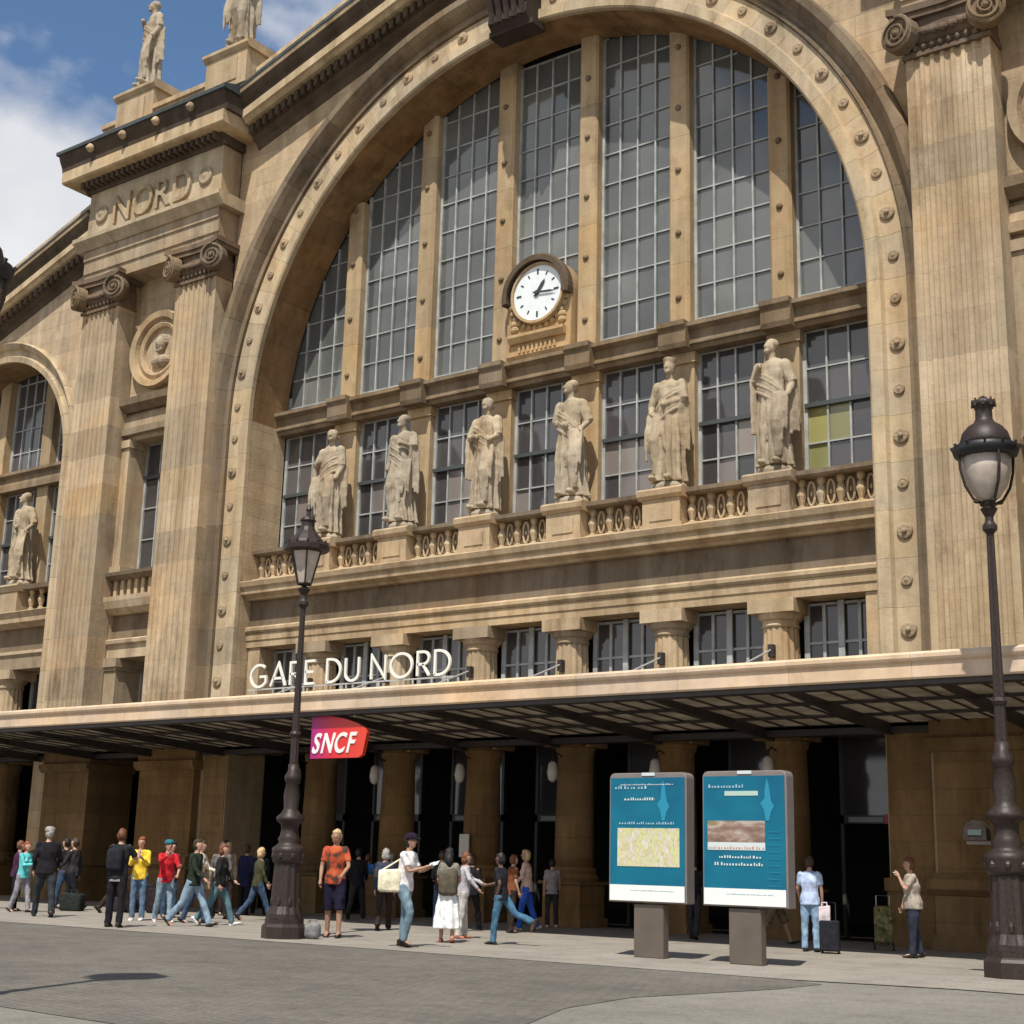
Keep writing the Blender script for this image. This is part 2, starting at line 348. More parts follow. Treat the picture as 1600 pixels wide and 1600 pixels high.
# ---- voussoirs and jamb blocks, each with a rosette
vprof = [(9.482, .02), (9.482, -.13), (9.53, -.17), (9.80, -.17), (9.85, -.04), (10.33, -.04), (10.36, .02)]
hprof = [(10.363, .02), (10.363, -.12), (10.44, -.13), (10.50, -.05), (10.60, -.06), (10.72, -.30), (10.84, -.42), (11.02, -.44), (11.08, -.34), (11.10, .02)]
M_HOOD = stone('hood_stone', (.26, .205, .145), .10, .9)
VM = {}
NV = 31
da = PI / NV
def vous_mesh(prof, a0, a1, seg, gap, mat=None):
    rs = []
    for i in range(seg + 1):
        a = a0 + gap + (a1 - a0 - 2 * gap) * i / seg
        rs.append([(r * math.cos(a), y, r * math.sin(a)) for r, y in prof])
    return MB().rings(rs).mesh('voussoir', mat or M_FILLET)
vm = vous_mesh(vprof, -da / 2, da / 2, 4, .0004); hmm = vous_mesh(hprof, -da / 2, da / 2, 4, .0004, M_HOOD)
def rosette(r, big):
    mb = MB()
    if big:
        for k in range(8):
            a = k * PI / 4; mb.ball((r * .62 * math.cos(a), -.01, r * .62 * math.sin(a)), (r * .33, .045, r * .33), 6, 5)
        mb.ball((0, -.05, 0), (r * .38, .07, r * .38), 8, 5); mb.lathe([(r, -.01), (r, .03), (r * .8, .045)], seg=14, axis='y')
    else:
        mb.lathe([(r, -.01), (r * .96, .03), (r * .7, .045), (r * .6, .03), (r * .35, .06), (r * .1, .065)], seg=12, axis='y')
    return mb.mesh('rosette', M_ROS, True)
RB, RS = rosette(.17, True), rosette(.125, False)
for i in range(NV):
    a = da * (i + .5)
    v = link('voussoir', vm, S, loc=(0, 0, ZC), rot=(0, -a, 0)); link('hood_moulding', hmm, S, loc=(0, 0, ZC), rot=(0, -a, 0))
    if i != 15: link('rosette', RB if i % 2 else RS, v, loc=(10.09, -.05, 0), rot=(0, 0, 0))
def jamb_mesh(prof, h): return MB().prof_z([(r, y) for r, y in prof], .003, h - .003).mesh('jamb_block', M_FILLET)
jp = [p for p in vprof if p[0] < 10.34] + [(10.36, .02)]
jh = [(10.363, .02), (10.363, -.12), (10.44, -.13), (10.50, -.05), (10.60, -.06), (10.72, -.30), (10.755, -.33), (10.755, .02)]
jhr = MB().prof_z(jh, .002, 1.016).mesh('jamb_moulding', M_HOOD); jhl = MB().prof_z([(-r, y) for r, y in jh][::-1], .002, 1.016).mesh('jamb_moulding', M_HOOD)
jm = jamb_mesh(jp, 1.018)
jl = MB().prof_z([(-r, y) for r, y in jp][::-1], .003, 1.015).mesh('jamb_block', M_FILLET)
for k in range(1, 10):
    for s, me in ((1, jm), (-1, jl)):
        link('jamb_moulding', jhr if s > 0 else jhl, S, loc=(0, 0, ZC - 1.018 * k))
        v = link('jamb_block', me, S, loc=(0, 0, ZC - 1.018 * k)); link('rosette', RB if (k + 1) % 2 else RS, v, loc=(s * 10.09, -.05, .55))
# keystone console
kb = MB().prof_x([(.1, 23.0), (-.5, 22.95), (-.75, 23.2), (-.7, 23.5), (-.95, 24.1), (-1.15, 24.7), (-1.1, 25.3), (.1, 25.3)], -.62, .62)
for k in range(5): kb.tube([(-.5 + .25 * k, -.72, 23.15), (-.5 + .25 * k, -.78, 23.5), (-.5 + .25 * k, -1.0, 24.1), (-.5 + .25 * k, -1.2, 24.8)], .085, 6)
kb.box(-.72, .72, -.55, .05, 22.93, 23.08)
P('keystone', kb, M_DARKST)
# ---- raking cornice over the great arch
def rake(name, x0, z0, x1, z1, parent=S, back=.2, sc=1.0, front=0):
    sl = (z1 - z0) / (x1 - x0); f = front
    def pr(pts): return [(y * sc + f if y < 0.05 else y, z * sc) for y, z in pts]
    parts = [('bed_moulding', [(back, -.75), (-.02, -.75), (-.12, -.6), (-.3, -.5), (-.34, -.12), (back, -.12)], M_GRIME_SHADE),  # grime plus the corona's shadow, both in the colour
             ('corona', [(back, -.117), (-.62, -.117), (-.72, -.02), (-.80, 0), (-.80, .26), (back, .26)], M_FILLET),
             ('cymatium', [(back, .263), (-.74, .263), (-.78, .4), (-.92, .52), (-1.0, .66), (back, .66)], M_GRIME_SHADE),
             ('gutter_edge', [(back, .663), (-1.04, .663), (-1.06, .80), (back, .80)], M_STONE),
             ('flashing', [(back, .803), (-1.09, .803), (-1.08, .9), (-.5, 1.15), (back, 1.15)], M_LEAD),
             ('blocking_course', [(.5, 1.1), (-.28, 1.1), (-.28, 1.75), (-.36, 1.78), (-.36, 1.92), (.5, 1.92)], M_STONE)]
    for n, pf, m in parts:
        mb = MB(); q = pr(pf)
        mb.rings([[(x0, y, z + z0) for y, z in q], [(x1, y, z + z1) for y, z in q]]); P(n, mb, m, parent)
    mb = MB(); L = abs(x1 - x0); nn = int(L / .26); q = (x1 - x0) / nn
    for i in range(nn):
        xa = x0 + q * (i + .2); xb = xa + q * .55; za = z0 + sl * (xa - x0); zb = z0 + sl * (xb - x0)
        y0, y1 = -.5 * sc + f, -.3 * sc + f
        mb.rings([[(xa, y0, za - .42 * sc), (xa, y1, za - .42 * sc), (xa, y1, za - .14 * sc), (xa, y0, za - .14 * sc)], [(xb, y0, zb - .42 * sc), (xb, y1, zb - .42 * sc), (xb, y1, zb - .14 * sc), (xb, y0, zb - .14 * sc)]])
    P('dentil_row', mb, M_GRIME_SHADE, parent, kind='stuff')
rake('rk', -10.0, 23.28, 0, 26.28); rake('rk', 0, 26.28, 10.0, 23.28)
# ---- fluted pilasters
def flute_prof(w, y0, yb, n=7):
    pts = [(-w, yb), (-w, y0)]; m = .12; pitch = (2 * w - 2 * m) / n; fw = pitch * .66
    for i in range(n):
        c = -w + m + pitch * (i + .5)
        for t in range(6):
            a = PI * t / 5; pts.append((c - fw / 2 * math.cos(a), y0 + .06 * math.sin(a)))
    pts += [(w, y0), (w, yb)]; return pts
PW = .9; BH = .95
fb = MB().prof_z(flute_prof(PW, -.65, .05), .0012, BH - .0012).mesh('pilaster_block', M_STONE)
bot = MB().prof_z(flute_prof(PW, -.65, .05), .004, BH * .5)
# top block: flutes end in rounded heads -> plain strip above
bot = fb
topb = MB().prof_z(flute_prof(PW, -.65, .05), .004, .30).box(-PW, PW, -.65, .05, .303, .36).mesh('pilaster_block', M_STONE)
vol_m = None
def volute_mesh():
    mb = MB(); mb.lathe([(.36, -.16), (.36, .12), (.30, .15), (.3, .10), (.05, .10)], seg=20, axis='y')
    pts = []; rr = []
    for i in range(46):
        a = i * .36; r = .36 * math.exp(-a * .115); pts.append((r * math.cos(a + 1.57), -.15, r * math.sin(a + 1.57))); rr.append(.045 * (r / .36) ** .5)
    mb.tube(pts, rr, 6); mb.ball((0, -.16, 0), .06, 8, 6); return mb.mesh('volute', M_DIRT_SHADE, False)
VOL = volute_mesh()
def pilaster(cx):
    z = 4.9
    for k in range(14): link('pilaster_block', fb, S, loc=(cx, 0, z)); z += BH
    link('pilaster_block', topb, S, loc=(cx, 0, z)); z += .36   # 18.2 -> 18.56
    cap = MB().box(-PW - .05, PW + .05, -.72, .02, 0, .10).box(-PW - .02, PW + .02, -.68, .02, .103, .28)
    for i in range(10): cap.ball((-.83 + .184 * i, -.72, .19), (.07, .07, .08), 6, 5)
    cap.prof_x([(.02, .283), (-.70, .283), (-.82, .42), (-.80, .62), (.02, .62)], -PW, PW)
    for i in range(7): cap.ball((-.6 + .2 * i, -.84, .50 - .06 * math.sin(PI * i / 6)), (.11, .08, .09), 6, 5)
    cap.prof_z([(-1.12, -.95), (-.9, -.86), (0, -.80), (.9, -.86), (1.12, -.95), (1.08, .02), (-1.08, .02)], .86, 1.0)
    cap.prof_z([(-1.18, -1.0), (-.9, -.91), (0, -.85), (.9, -.91), (1.18, -1.0), (1.12, .02), (-1.12, .02)], 1.003, 1.16)
    cap.box(-.85, .85, -.72, .02, .62, .86)
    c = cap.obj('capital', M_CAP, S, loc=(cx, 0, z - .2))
    for s in (-1, 1):
        link('volute', VOL, c, loc=(s * .93, -.86, .53), rot=(0, 0, s * .28), scale=(1.1 * s, 1, 1.1))
PX = 11.65; PX2 = 16.17
for cx in (-PX2, -PX, PX, PX2): pilaster(cx)
# ---- entablature blocks with attic
def entab(s):
    x0, x1 = -17.12, -10.74; xc = (x0 + x1) / 2
    def mk(n, pf, m, e=0, parent=S):
        mb = MB().prof_x(pf, x0 - e, x1 + e); o = mb.obj(n, m, parent)
        if s > 0: o.location.x = -2 * xc
        return o
    mk('architrave', [(.3, 19.36), (-.70, 19.36), (-.70, 19.75), (-.75, 19.78), (-.75, 20.2), (-.80, 20.23), (-.80, 20.55), (.3, 20.55)], M_STONE, .02)
    mk('architrave_moulding', [(.3, 20.553), (-.86, 20.553), (-.98, 20.7), (-1.10, 20.82), (-1.10, 20.95), (.3, 20.95)], M_FILLET, .30)
    fr = mk('name_frieze', [(.3, 20.953), (-.76, 20.953), (-.76, 22.62), (.3, 22.62)], M_FILLET, .0)
    mk('bed_moulding', [(.3, 22.623), (-.80, 22.623), (-.92, 22.8), (-1.05, 22.9), (.3, 22.9)], M_GRIME_SHADE, .15)  # dark colour holds grime and the shadow below the corona
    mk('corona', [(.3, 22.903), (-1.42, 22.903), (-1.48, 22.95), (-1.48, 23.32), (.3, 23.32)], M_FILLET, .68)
    mk('cymatium', [(.3, 23.323), (-1.42, 23.323), (-1.45, 23.5), (-1.56, 23.72), (-1.62, 23.9), (.3, 23.9)], M_GRIME_SHADE, .78)
    mk('flashing', [(.3, 23.903), (-1.68, 23.903), (-1.68, 24.02), (-.9, 24.3), (.3, 24.3)], M_LEAD, .86)
    mk('blocking_course', [(.3, 24.2), (-.66, 24.2), (-.66, 24.95), (-.74, 24.98), (-.74, 25.14), (.3, 25.14)], M_STONE, -.15)
    mb = MB()
    n = 26
    for i in range(n):
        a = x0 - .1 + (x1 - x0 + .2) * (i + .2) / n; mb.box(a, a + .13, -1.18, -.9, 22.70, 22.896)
    o = mb.obj('dentil_row', M_GRIME_SHADE, S, kind='stuff')
    if s > 0: o.location.x = -2 * xc
    for i in range(4):      # lion mask bosses on the gutter
        b = MB().ball((0, 0, 0), (.13, .14, .15), 8, 6).ball((0, -.1, -.03), (.07, .08, .07), 6, 5).obj('lion_mask', M_STONE, S, True)
        b.location = ((x0 + .9 + i * 1.6) if s < 0 else -(x0 + .9 + i * 1.6), -1.62, 23.72)
    # relief name and bosses
    ox = 0 if s < 0 else -2 * xc
    letters('NORD', x0 + 1.35 + ox, -.80, 21.22, 1.45, .06, M_STONE, fr, gap=.12, total=3.7, name='relief_letter')
    if s > 0:
        for ch in fr.children: ch.location.x -= ox
    for bx in (x0 + .7, x1 - .7):
        r = MB().lathe([(.30, -.02), (.30, .06), (.22, .10), (.2, .07), (.1, .1), (.02, .13)], seg=16, axis='y').obj('rosette', M_STONE, fr, True); r.location = (bx, -.76, 21.75)
entab(-1); entab(1)
def pedestal(x, w, z0, z1, yc=-.2, d=.62, mat=M_STONE, name='pedestal'):
    mb = MB().box(x - w, x + w, yc - d, yc + d, z0, z1 - .3).prof_x([(yc + d, z1 - .297), (yc - d - .02, z1 - .297), (yc - d - .12, z1 - .18), (yc - d - .12, z1 - .08), (yc - d, z1), (yc + d, z1)], x - w - .1, x + w + .1)
    mb.box(x - w * .55, x + w * .55, yc - d - .03, yc - d + .01, z0 + .2, z1 - .5)
    return mb.obj(name, mat, S)
for x in (-15.3, -10.95, 10.95, 15.3): pedestal(x, .92, 24.6, 26.05, yc=-.05, d=.70)

# ---- mullions, transom and windows of the great arch
MX = [-6.87, -4.12, -1.37, 1.37, 4.12, 6.87]
stud = MB().lathe([(.085, 0), (.08, .04), (.03, .07)], seg=8, axis='y').mesh('stud', M_DIRT_SHADE, True)
for x in MX:
    zt = ZC + math.sqrt(R * R - x * x) + .1
    zz = 14.2; k = 0
    while zz < zt - .05:
        z1 = min(zz + 1.72, zt)
        mb = MB().prof_z([(-.29, 1.22), (-.23, 1.16), (.23, 1.16), (.29, 1.22), (.29, 1.7), (-.29, 1.7)], zz + .003, z1 - .003)
        m = mb.obj('mullion_block', M_MULL, S, loc=(x, 0, 0)); 
        if z1 - zz > .9: link('stud', stud, m, loc=(0, 1.16, zz + .8))
        zz = z1
    mb = MB().prof_z([(-.36, 1.28), (.36, 1.28), (.36, 1.7), (-.36, 1.7)], 9.9, 13.58); mb.box(-.42, .42, 1.2, 1.7, 13.3, 13.58)
    mb.obj('lower_mullion', M_MULL, S, loc=(x, 0, 0))
def transom(x0, x1, y, nm='transom_beam', par=S):
    mb = MB().prof_x([(1.65, 13.56), (y + .12, 13.56), (y + .08, 13.66), (y + .0, 13.68), (y + .0, 13.73), (y + .05, 13.76), (y + .06, 14.02), (y - .12, 14.1), (y - .12, 14.2), (1.65, 14.22)], x0, x1)
    return mb.obj(nm, M_DIRT_SHADE, par)
transom(-R, R, 1.0)
for x in MX: MB().prof_x([(1.2, 13.585), (.84, 13.585), (.80, 13.7), (.80, 14.04), (.72, 14.12), (.72, 14.24), (1.2, 14.24)], -.38, .38).obj('transom_block', M_DIRT_SHADE, S, loc=(x, 0, 0))
edges = [-9.6] + MX + [9.6]
MULH = .29
pane_cache = {}
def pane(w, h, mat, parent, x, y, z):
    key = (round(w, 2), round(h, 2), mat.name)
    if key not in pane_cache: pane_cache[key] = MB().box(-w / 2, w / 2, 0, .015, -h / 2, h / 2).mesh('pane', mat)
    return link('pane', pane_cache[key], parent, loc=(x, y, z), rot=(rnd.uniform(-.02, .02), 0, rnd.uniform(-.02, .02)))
rows = [14.2, 14.48] + [15.34 + .86 * k for k in range(9)]
def window(xa, xb, zs, ncol, inside, y=1.48, matf=None, name='window', dark_rows=(), bw=.022, frame=.05, stuff=False, clipf=None, parent=S):
    w = thing_part(name, parent)
    fr = MB(); zt = zs[-1]; cw = (xb - xa) / ncol
    for i in range(ncol + 1):
        x = xa + cw * i; t = frame if i in (0, ncol) else bw
        zm = zt if clipf is None else min(zt, clipf(x))
        if zm > zs[0] + .2: fr.box(x - t, x + t, y - .06, y + .02, zs[0], zm)
    for j, z in enumerate(zs):
        a, b = xa, xb
        if clipf is not None:
            while a < b and clipf(a) < z: a += .05
            while b > a and clipf(b) < z: b -= .05
        if b - a > .1:
            t = bw * .8
            if j not in dark_rows: fr.box(a, b, y - .045, y + .015, z - t, z + t)
    fr.obj('window_frame', M_BAR, w)
    if dark_rows:
        db = MB()
        for j in dark_rows: db.box(xa, xb, y - .12, y + .0, zs[j] - .05, zs[j] + .05)
        db.obj('transom_bar', M_DBAR, w)
    joined = MB()
    for j in range(len(zs) - 1):
        for i in range(ncol):
            xm = xa + cw * (i + .5); zm = (zs[j] + zs[j + 1]) / 2; h = zs[j + 1] - zs[j]
            if clipf is not None and zs[j] > max(clipf(xa + cw * i), clipf(xa + cw * (i + 1))): continue
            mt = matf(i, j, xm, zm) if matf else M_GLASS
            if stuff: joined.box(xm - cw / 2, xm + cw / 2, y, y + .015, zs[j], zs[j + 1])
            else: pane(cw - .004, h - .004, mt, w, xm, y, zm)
    if stuff: joined.obj('panes', M_GLLOW, w)
    return w
def thing_part(name, parent):
    o = link(name, None, parent); o.empty_display_size = .2; return o
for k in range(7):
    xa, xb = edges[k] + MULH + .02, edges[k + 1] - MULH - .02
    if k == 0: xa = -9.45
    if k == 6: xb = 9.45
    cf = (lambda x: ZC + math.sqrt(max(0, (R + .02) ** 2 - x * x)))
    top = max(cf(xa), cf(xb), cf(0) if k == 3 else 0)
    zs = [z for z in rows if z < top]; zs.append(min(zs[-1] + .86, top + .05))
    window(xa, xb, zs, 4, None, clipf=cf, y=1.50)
def lowmat(k):
    def f(i, j, x, z):
        if k == 6 and j < 2: return M_YEL if (i, j) in ((0, 1), (1, 1), (0, 0), (1, 1)) else M_GLLOW
        r = rnd.random()
        if j < 2 and k in (2, 4) and i > 0: return M_BLIND
        if r < .14 and j < 2: return M_BLIND
        return M_GLLOW
    return f
for k in range(7):
    xa, xb = edges[k] + .40, edges[k + 1] - .40
    if k == 0: xa = -9.45
    if k == 6: xb = 9.45
    window(xa, xb, [9.95, 10.85, 11.75, 12.65, 13.55], 4, None, y=1.52, matf=lowmat(k), dark_rows=(2,))
# dark room behind the great window
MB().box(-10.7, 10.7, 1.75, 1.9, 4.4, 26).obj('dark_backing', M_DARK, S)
# ---- clock surround (part of the building); the clock itself is its own thing
cs = MB().box(-1.02, 1.02, 1.02, 1.5, 14.24, 15.95)
cs.prof_y([(-1.02, 15.953)] + [(1.02, 15.953)] + arc(1.02, 0, PI, 20, 0, 15.953), 1.02, 1.5)
cs.prof_x([(1.1, 14.68), (.92, 14.68), (.84, 14.82), (.84, 14.9), (1.1, 14.9)], -.88, .88)
cs.prof_x([(1.1, 14.24), (.95, 14.24), (.90, 14.32), (.98, 14.36), (1.1, 14.36)], -.95, .95)
for i in range(9): cs.box(-.62 + i * .14, -.55 + i * .14, .98, 1.03, 14.42, 14.62)
for a in range(14):
    t = PI * 1.08 + a * PI * .84 / 13; cs.ball((.93 * math.cos(t), 1.0, 15.95 + .93 * math.sin(t)), (.085, .07, .085), 6, 5)
for sx in (-1, 1):
    for zz in (15.1, 15.25): cs.ball((sx * .75, 1.0, zz), (.14, .08, .10), 6, 5)
cs.obj('clock_surround', M_MULL, S)
hood = MB(); rs = []
for i in range(25):
    a = -.18 + (PI + .36) * i / 24
    rs.append([(r * math.cos(a), y, 15.95 + r * math.sin(a)) for r, y in ((.90, 1.05), (.88, .74), (1.02, .74), (1.07, .80), (1.05, 1.05))])
hood.rings(rs); hood.obj('clock_hood', M_GRIME_SHADE, S)
C = thing('clock', 'round white station clock with dark hands in the middle of the great window', 'clock', (.04, .99, 15.95))
MB().lathe([(.80, 0), (.80, .08), (.76, .10)], seg=40, axis='y').obj('dial', M_DIAL, C)
rim = MB(); rim.rings([[(r * math.cos(a), y, r * math.sin(a)) for r, y in ((.76, -.09), (.77, -.15), (.84, -.15), (.86, .0), (.76, .0))] for a in [2 * PI * i / 40 for i in range(41)]], cap=False); rim.obj('rim', M_MULL, C)
for k in range(12):
    a = k * PI / 6; L = .15 if k % 3 == 0 else .10
    MB().box(-.016 if k % 3 else -.024, .016 if k % 3 else .024, -.115, -.10, .52, .52 + L).obj('hour_mark', M_HAND, C).rotation_euler = (0, a, 0)
def hand(L, w, ang, y): 
    o = MB().prof_y([(-w, -.12), (w, -.12), (w * 1.2, L * .7), (0, L), (-w * 1.2, L * .7)], y - .008, y).obj('hand', M_HAND, C); o.rotation_euler = (0, ang, 0)
hand(.42, .038, math.radians(36), -.125); hand(.60, .026, math.radians(96), -.14)
MB().lathe([(.06, .1), (.06, .16), (.02, .17)], seg=10, axis='y').obj('hub', M_HAND, C)

# ---- balustrade level
co = MB().prof_x([(1.65, 8.46), (.30, 8.46), (.26, 8.52), (.06, 8.60), (.05, 8.74), (-.02, 8.80), (-.06, 8.93), (.02, 8.97), (1.65, 8.97)], -R + .003, R - .003)
co.obj('cornice', M_STONE, S)
MB().prof_x([(1.65, 8.973), (.42, 8.973), (.42, 9.08), (.50, 9.12), (1.65, 9.12)], -R + .003, R - .003).obj('balustrade_plinth', M_FILLET, S)
MB().prof_x([(1.05, 9.78), (.44, 9.78), (.40, 9.83), (.40, 9.93), (1.05, 9.93)], -R + .003, R - .003).obj('handrail', M_DIRT_SHADE, S)
bal = MB()
bal.lathe([(.10, 0), (.10, .05), (.055, .08), (.085, .2), (.115, .3), (.09, .42), (.05, .5), (.08, .55), (.095, .6), (.095, .66)], seg=8).mesh
balm = bal.mesh('baluster', M_FILLET, False)
scm = MB()   # pierced scroll between balusters
for s in (-1, 1):
    pts = [(s * (.09 - .09 * math.cos(a) * .0) * 0 + s * .085 * math.sin(a) * 1.0, 0, .33 + .27 * math.cos(a)) for a in [PI * i / 10 for i in range(11)]]
    scm.tube(pts, .028, 5)
scm.ball((0, 0, .33), (.035, .03, .06), 6, 5)
scm = scm.mesh('scroll', M_FILLET)
xs = [-R] + MX + [R]
for k in range(7):
    a = xs[k] + (.62 if k else .15); b = xs[k + 1] - (.62 if k < 6 else .15); n = max(3, int((b - a) / .46))
    for i in range(n + 1):
        x = a + (b - a) * i / n; link('baluster', balm, S, loc=(x, .68, 9.12))
        if i < n: link('scroll', scm, S, loc=(x + (b - a) / n / 2, .68, 9.12))
MB().box(-R + .003, R - .003, .715, .86, 9.125, 9.775).obj('parapet_back', M_DIRT_SHADE, S)
def stat_ped(x):
    mb = MB().box(-.50, .50, .30, 1.24, 8.975, 9.72).box(-.30, .30, .275, .31, 9.2, 9.55)
    mb.prof_x([(1.24, 9.723), (.27, 9.723), (.20, 9.80), (.18, 9.92), (.26, 9.98), (1.24, 9.98)], -.60, .60)
    mb.box(-.56, .56, .26, 1.24, 8.974, 9.12)
    mb.obj('statue_pedestal', M_STONE, S, loc=(x, 0, 0))
for x in MX: stat_ped(x)
# ---- frieze, architrave and short columns
MB().prof_x([(1.6, 7.72), (.46, 7.72), (.46, 8.458), (1.6, 8.458)], -R + .003, R - .003).obj('frieze', M_DIRT_SHADE, S)  # dark stone paints the cornice's shade into the frieze
MB().prof_x([(1.6, 7.52), (.34, 7.52), (.30, 7.58), (.30, 7.66), (.38, 7.717), (1.6, 7.717)], -R + .003, R - .003).obj('fillet_moulding', M_STONE, S)
MB().prof_x([(1.6, 7.12), (.40, 7.12), (.40, 7.30), (.37, 7.32), (.37, 7.517), (1.6, 7.517)], -R + .003, R - .003).obj('architrave', M_STONE, S)
def fl_ring(r, n=16, amp=.03):
    out = []
    for j in range(n * 4):
        a = 2 * PI * j / (n * 4); rr = r - amp * (1 - abs(((j % 4) - 2) / 2)); out.append((rr * math.cos(a), rr * math.sin(a)))
    return out
def short_col(x):
    c = thing_part('column', S); c.location = (x, .80, 0)
    MB().rings([[(px, py, z) for px, py in fl_ring(r)] for r, z in ((.44, 4.2), (.42, 5.5), (.385, 6.52))]).obj('shaft', M_STONE, c)
    MB().lathe([(.40, 6.523), (.42, 6.56), (.40, 6.6), (.40, 6.66), (.46, 6.70), (.52, 6.82)], seg=24).obj('echinus', M_STONE, c)
    MB().box(-.55, .55, -.52, .55, 6.823, 7.117).obj('abacus', M_STONE, c)
for x in MX: short_col(x)
for x in (-R + .05, R - .05): MB().box(x - .45 if x > 0 else x, x if x > 0 else x + .45, .45, 1.6, 4.2, 7.117).obj('end_pier', M_STONE, S)
for k in range(7):
    xa, xb = edges[k] + .5, edges[k + 1] - .5
    if k == 0: xa = -9.0
    if k == 6: xb = 9.0
    window(xa, xb, [4.7, 6.2, 7.05], 4, None, y=1.10, stuff=True, bw=.035, frame=.06)
    MB().box((xa + xb) / 2 - .07, (xa + xb) / 2 + .07, 1.0, 1.06, 4.6, 7.1).obj('window_post', M_BAR, S)

# ---- narrow bays between paired pilasters
def bay(s):
    c = 13.91 * s; h = 1.38
    def B(n, mb, m=M_STONE): o = mb.obj(n, m, S); o.location.x = c; return o
    def mir(a, b): return (a, b) if s < 0 else (-b, -a)
    # wall pieces
    B('bay_wall', MB().box(-h, h, .12, 1.6, 14.0, 24.0).box(-3.2, -h + .0, 0.0, 1.6, 4.2, 24.0).box(h, 3.2, 0.0, 1.6, 4.2, 24.0), M_WALL)
    B('ledge', MB().prof_x([(.12, 14.9), (-.05, 14.9), (-.28, 15.08), (-.30, 15.3), (.12, 15.42)], -h, h), M_DIRT_SHADE)
    B('ledge', MB().prof_x([(.12, 14.15), (-.10, 14.15), (-.14, 14.35), (-.02, 14.4), (.0, 14.75), (.12, 14.75)], -h, h), M_STONE)
    ring = MB(); rs = []
    for i in range(41):
        a = 2 * PI * i / 40; rs.append([(r * math.cos(a), y, 16.82 + r * math.sin(a)) for r, y in ((.74, .15), (.76, .0), (.86, -.04), (1.0, .03), (1.05, -.12), (1.24, -.16), (1.28, -.05), (1.28, .15))])
    ring.rings(rs, cap=False); B('roundel_frame', ring, M_STONE)
    B('roundel_recess', MB().lathe([(.76, -.08), (.4, -.10), (.02, -.10)], (0, .12, 16.82), 24, 'y'), M_DARKST)
    bust = MB().ball((0, .05, 17.0), (.19, .18, .26), 12, 9).ball((0, .0, 16.98), (.05, .2, .07), 6, 5).ball((0, .12, 16.45), (.42, .22, .22), 12, 8).tube([(0, .1, 16.6), (0, .08, 16.85)], .11, 8)
    for i in range(9): a = i * PI / 8; bust.ball((.2 * math.cos(a), .08, 17.05 + .22 * math.sin(a)), .085, 6, 5)
    for i in range(5): bust.ball((-.1 + .05 * i, -.02, 16.80 - .03 * (i % 2)), .06, 6, 5)
    B('portrait_bust', bust, M_STAT)
    # aedicule window 9.9..14
    for t in (-1, 1): B('window_jamb', MB().box(t * 1.38, t * 1.02, .0, 1.5, 9.95, 13.75).box(t * 1.38, t * .96, -.06, 1.5, 13.753, 14.0).box(t * 1.38, t * .84, -.10, .6, 9.72, 9.947), M_STONE)
    w = window(c - 1.0, c + 1.0, [9.95, 10.9, 11.9, 12.9, 13.98], 3, None, y=.75, stuff=True, dark_rows=(3,))
    B('window_sill', MB().prof_x([(.6, 9.5), (-.05, 9.5), (-.22, 9.62), (-.24, 9.72), (.6, 9.72)], -h, h), M_DIRT_SHADE)
    bb = MB()
    for i in range(8): bb.box(-1.2 + i * .32, -1.06 + i * .32, .02, .2, 9.0, 9.5)
    B('baluster_row', bb, M_FILLET).__setitem__('kind', 'stuff')
    B('bay_backing', MB().box(-h, h, .3, 1.5, 8.9, 9.6), M_DIRT_SHADE)
    B('cornice', MB().prof_x([(1.5, 8.46), (.1, 8.46), (-.12, 8.62), (-.20, 8.84), (-.22, 8.97), (1.5, 8.97)], -h, h), M_STONE)
    B('frieze', MB().box(-h, h, .25, 1.5, 7.72, 8.457), M_DIRT_SHADE)  # dark tone stands for shade below the bay cornice
    B('architrave', MB().prof_x([(1.5, 7.12), (.12, 7.12), (.12, 7.5), (.02, 7.56), (.0, 7.66), (.12, 7.717), (1.5, 7.717)], -h, h), M_STONE)
    for t in (-1, 1):
        B('side_pier', MB().box(t * 1.38, t * .85, .1, 1.2, 4.2, 6.75).box(t * 1.38, t * .80, .05, 1.2, 6.753, 6.85).box(t * 1.38, t * .76, .0, 1.2, 6.853, 7.117), M_STONE)
    window(c - .84, c + .84, [4.4, 5.8, 7.1], 2, None, y=1.1, stuff=True)
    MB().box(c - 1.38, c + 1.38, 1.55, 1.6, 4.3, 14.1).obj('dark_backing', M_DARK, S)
bay(-1); bay(1)

# ---- side wing on the left with its own arch
CX, CR, CZ = -22.27, 4.0, 13.9
RK2 = lambda x: 21.0 + .335 * (x + 17.3) if x > CX else 21.0 + .335 * (CX + 17.3) - .335 * (CX - x) * 1
P('wing_wall', arch_wall(CX, CR, CZ, -27.5, -17.02, RK2, .05, 1.4, 40), [M_WALL, M_SOFFIT])
v2 = [(3.992, .07), (3.992, -.05), (4.18, -.08), (4.22, .0), (4.42, 0), (4.46, -.1), (4.62, -.22), (4.68, -.12), (4.68, .07)]
for i in range(17):
    a0 = PI * i / 17; rs = []
    for k in range(4):
        a = a0 + .002 + (PI / 17 - .004) * k / 3; rs.append([(CX + r * math.cos(a), y, CZ + r * math.sin(a)) for r, y in v2])
    MB().rings(rs).obj('voussoir', M_FILLET, S)
for k in range(9):
    for s in (-1, 1):
        q = [(CX + s * r, y) for r, y in v2]
        if s < 0: q = q[::-1]
        MB().prof_z(q, CZ - 1.0 * (k + 1) + .004, CZ - 1.0 * k - .004).obj('jamb_block', M_FILLET, S)
rake('rk', CX, 21.15 + .335 * (CX + 17.3) + .1, -17.15, 21.30, sc=.85, front=.05)
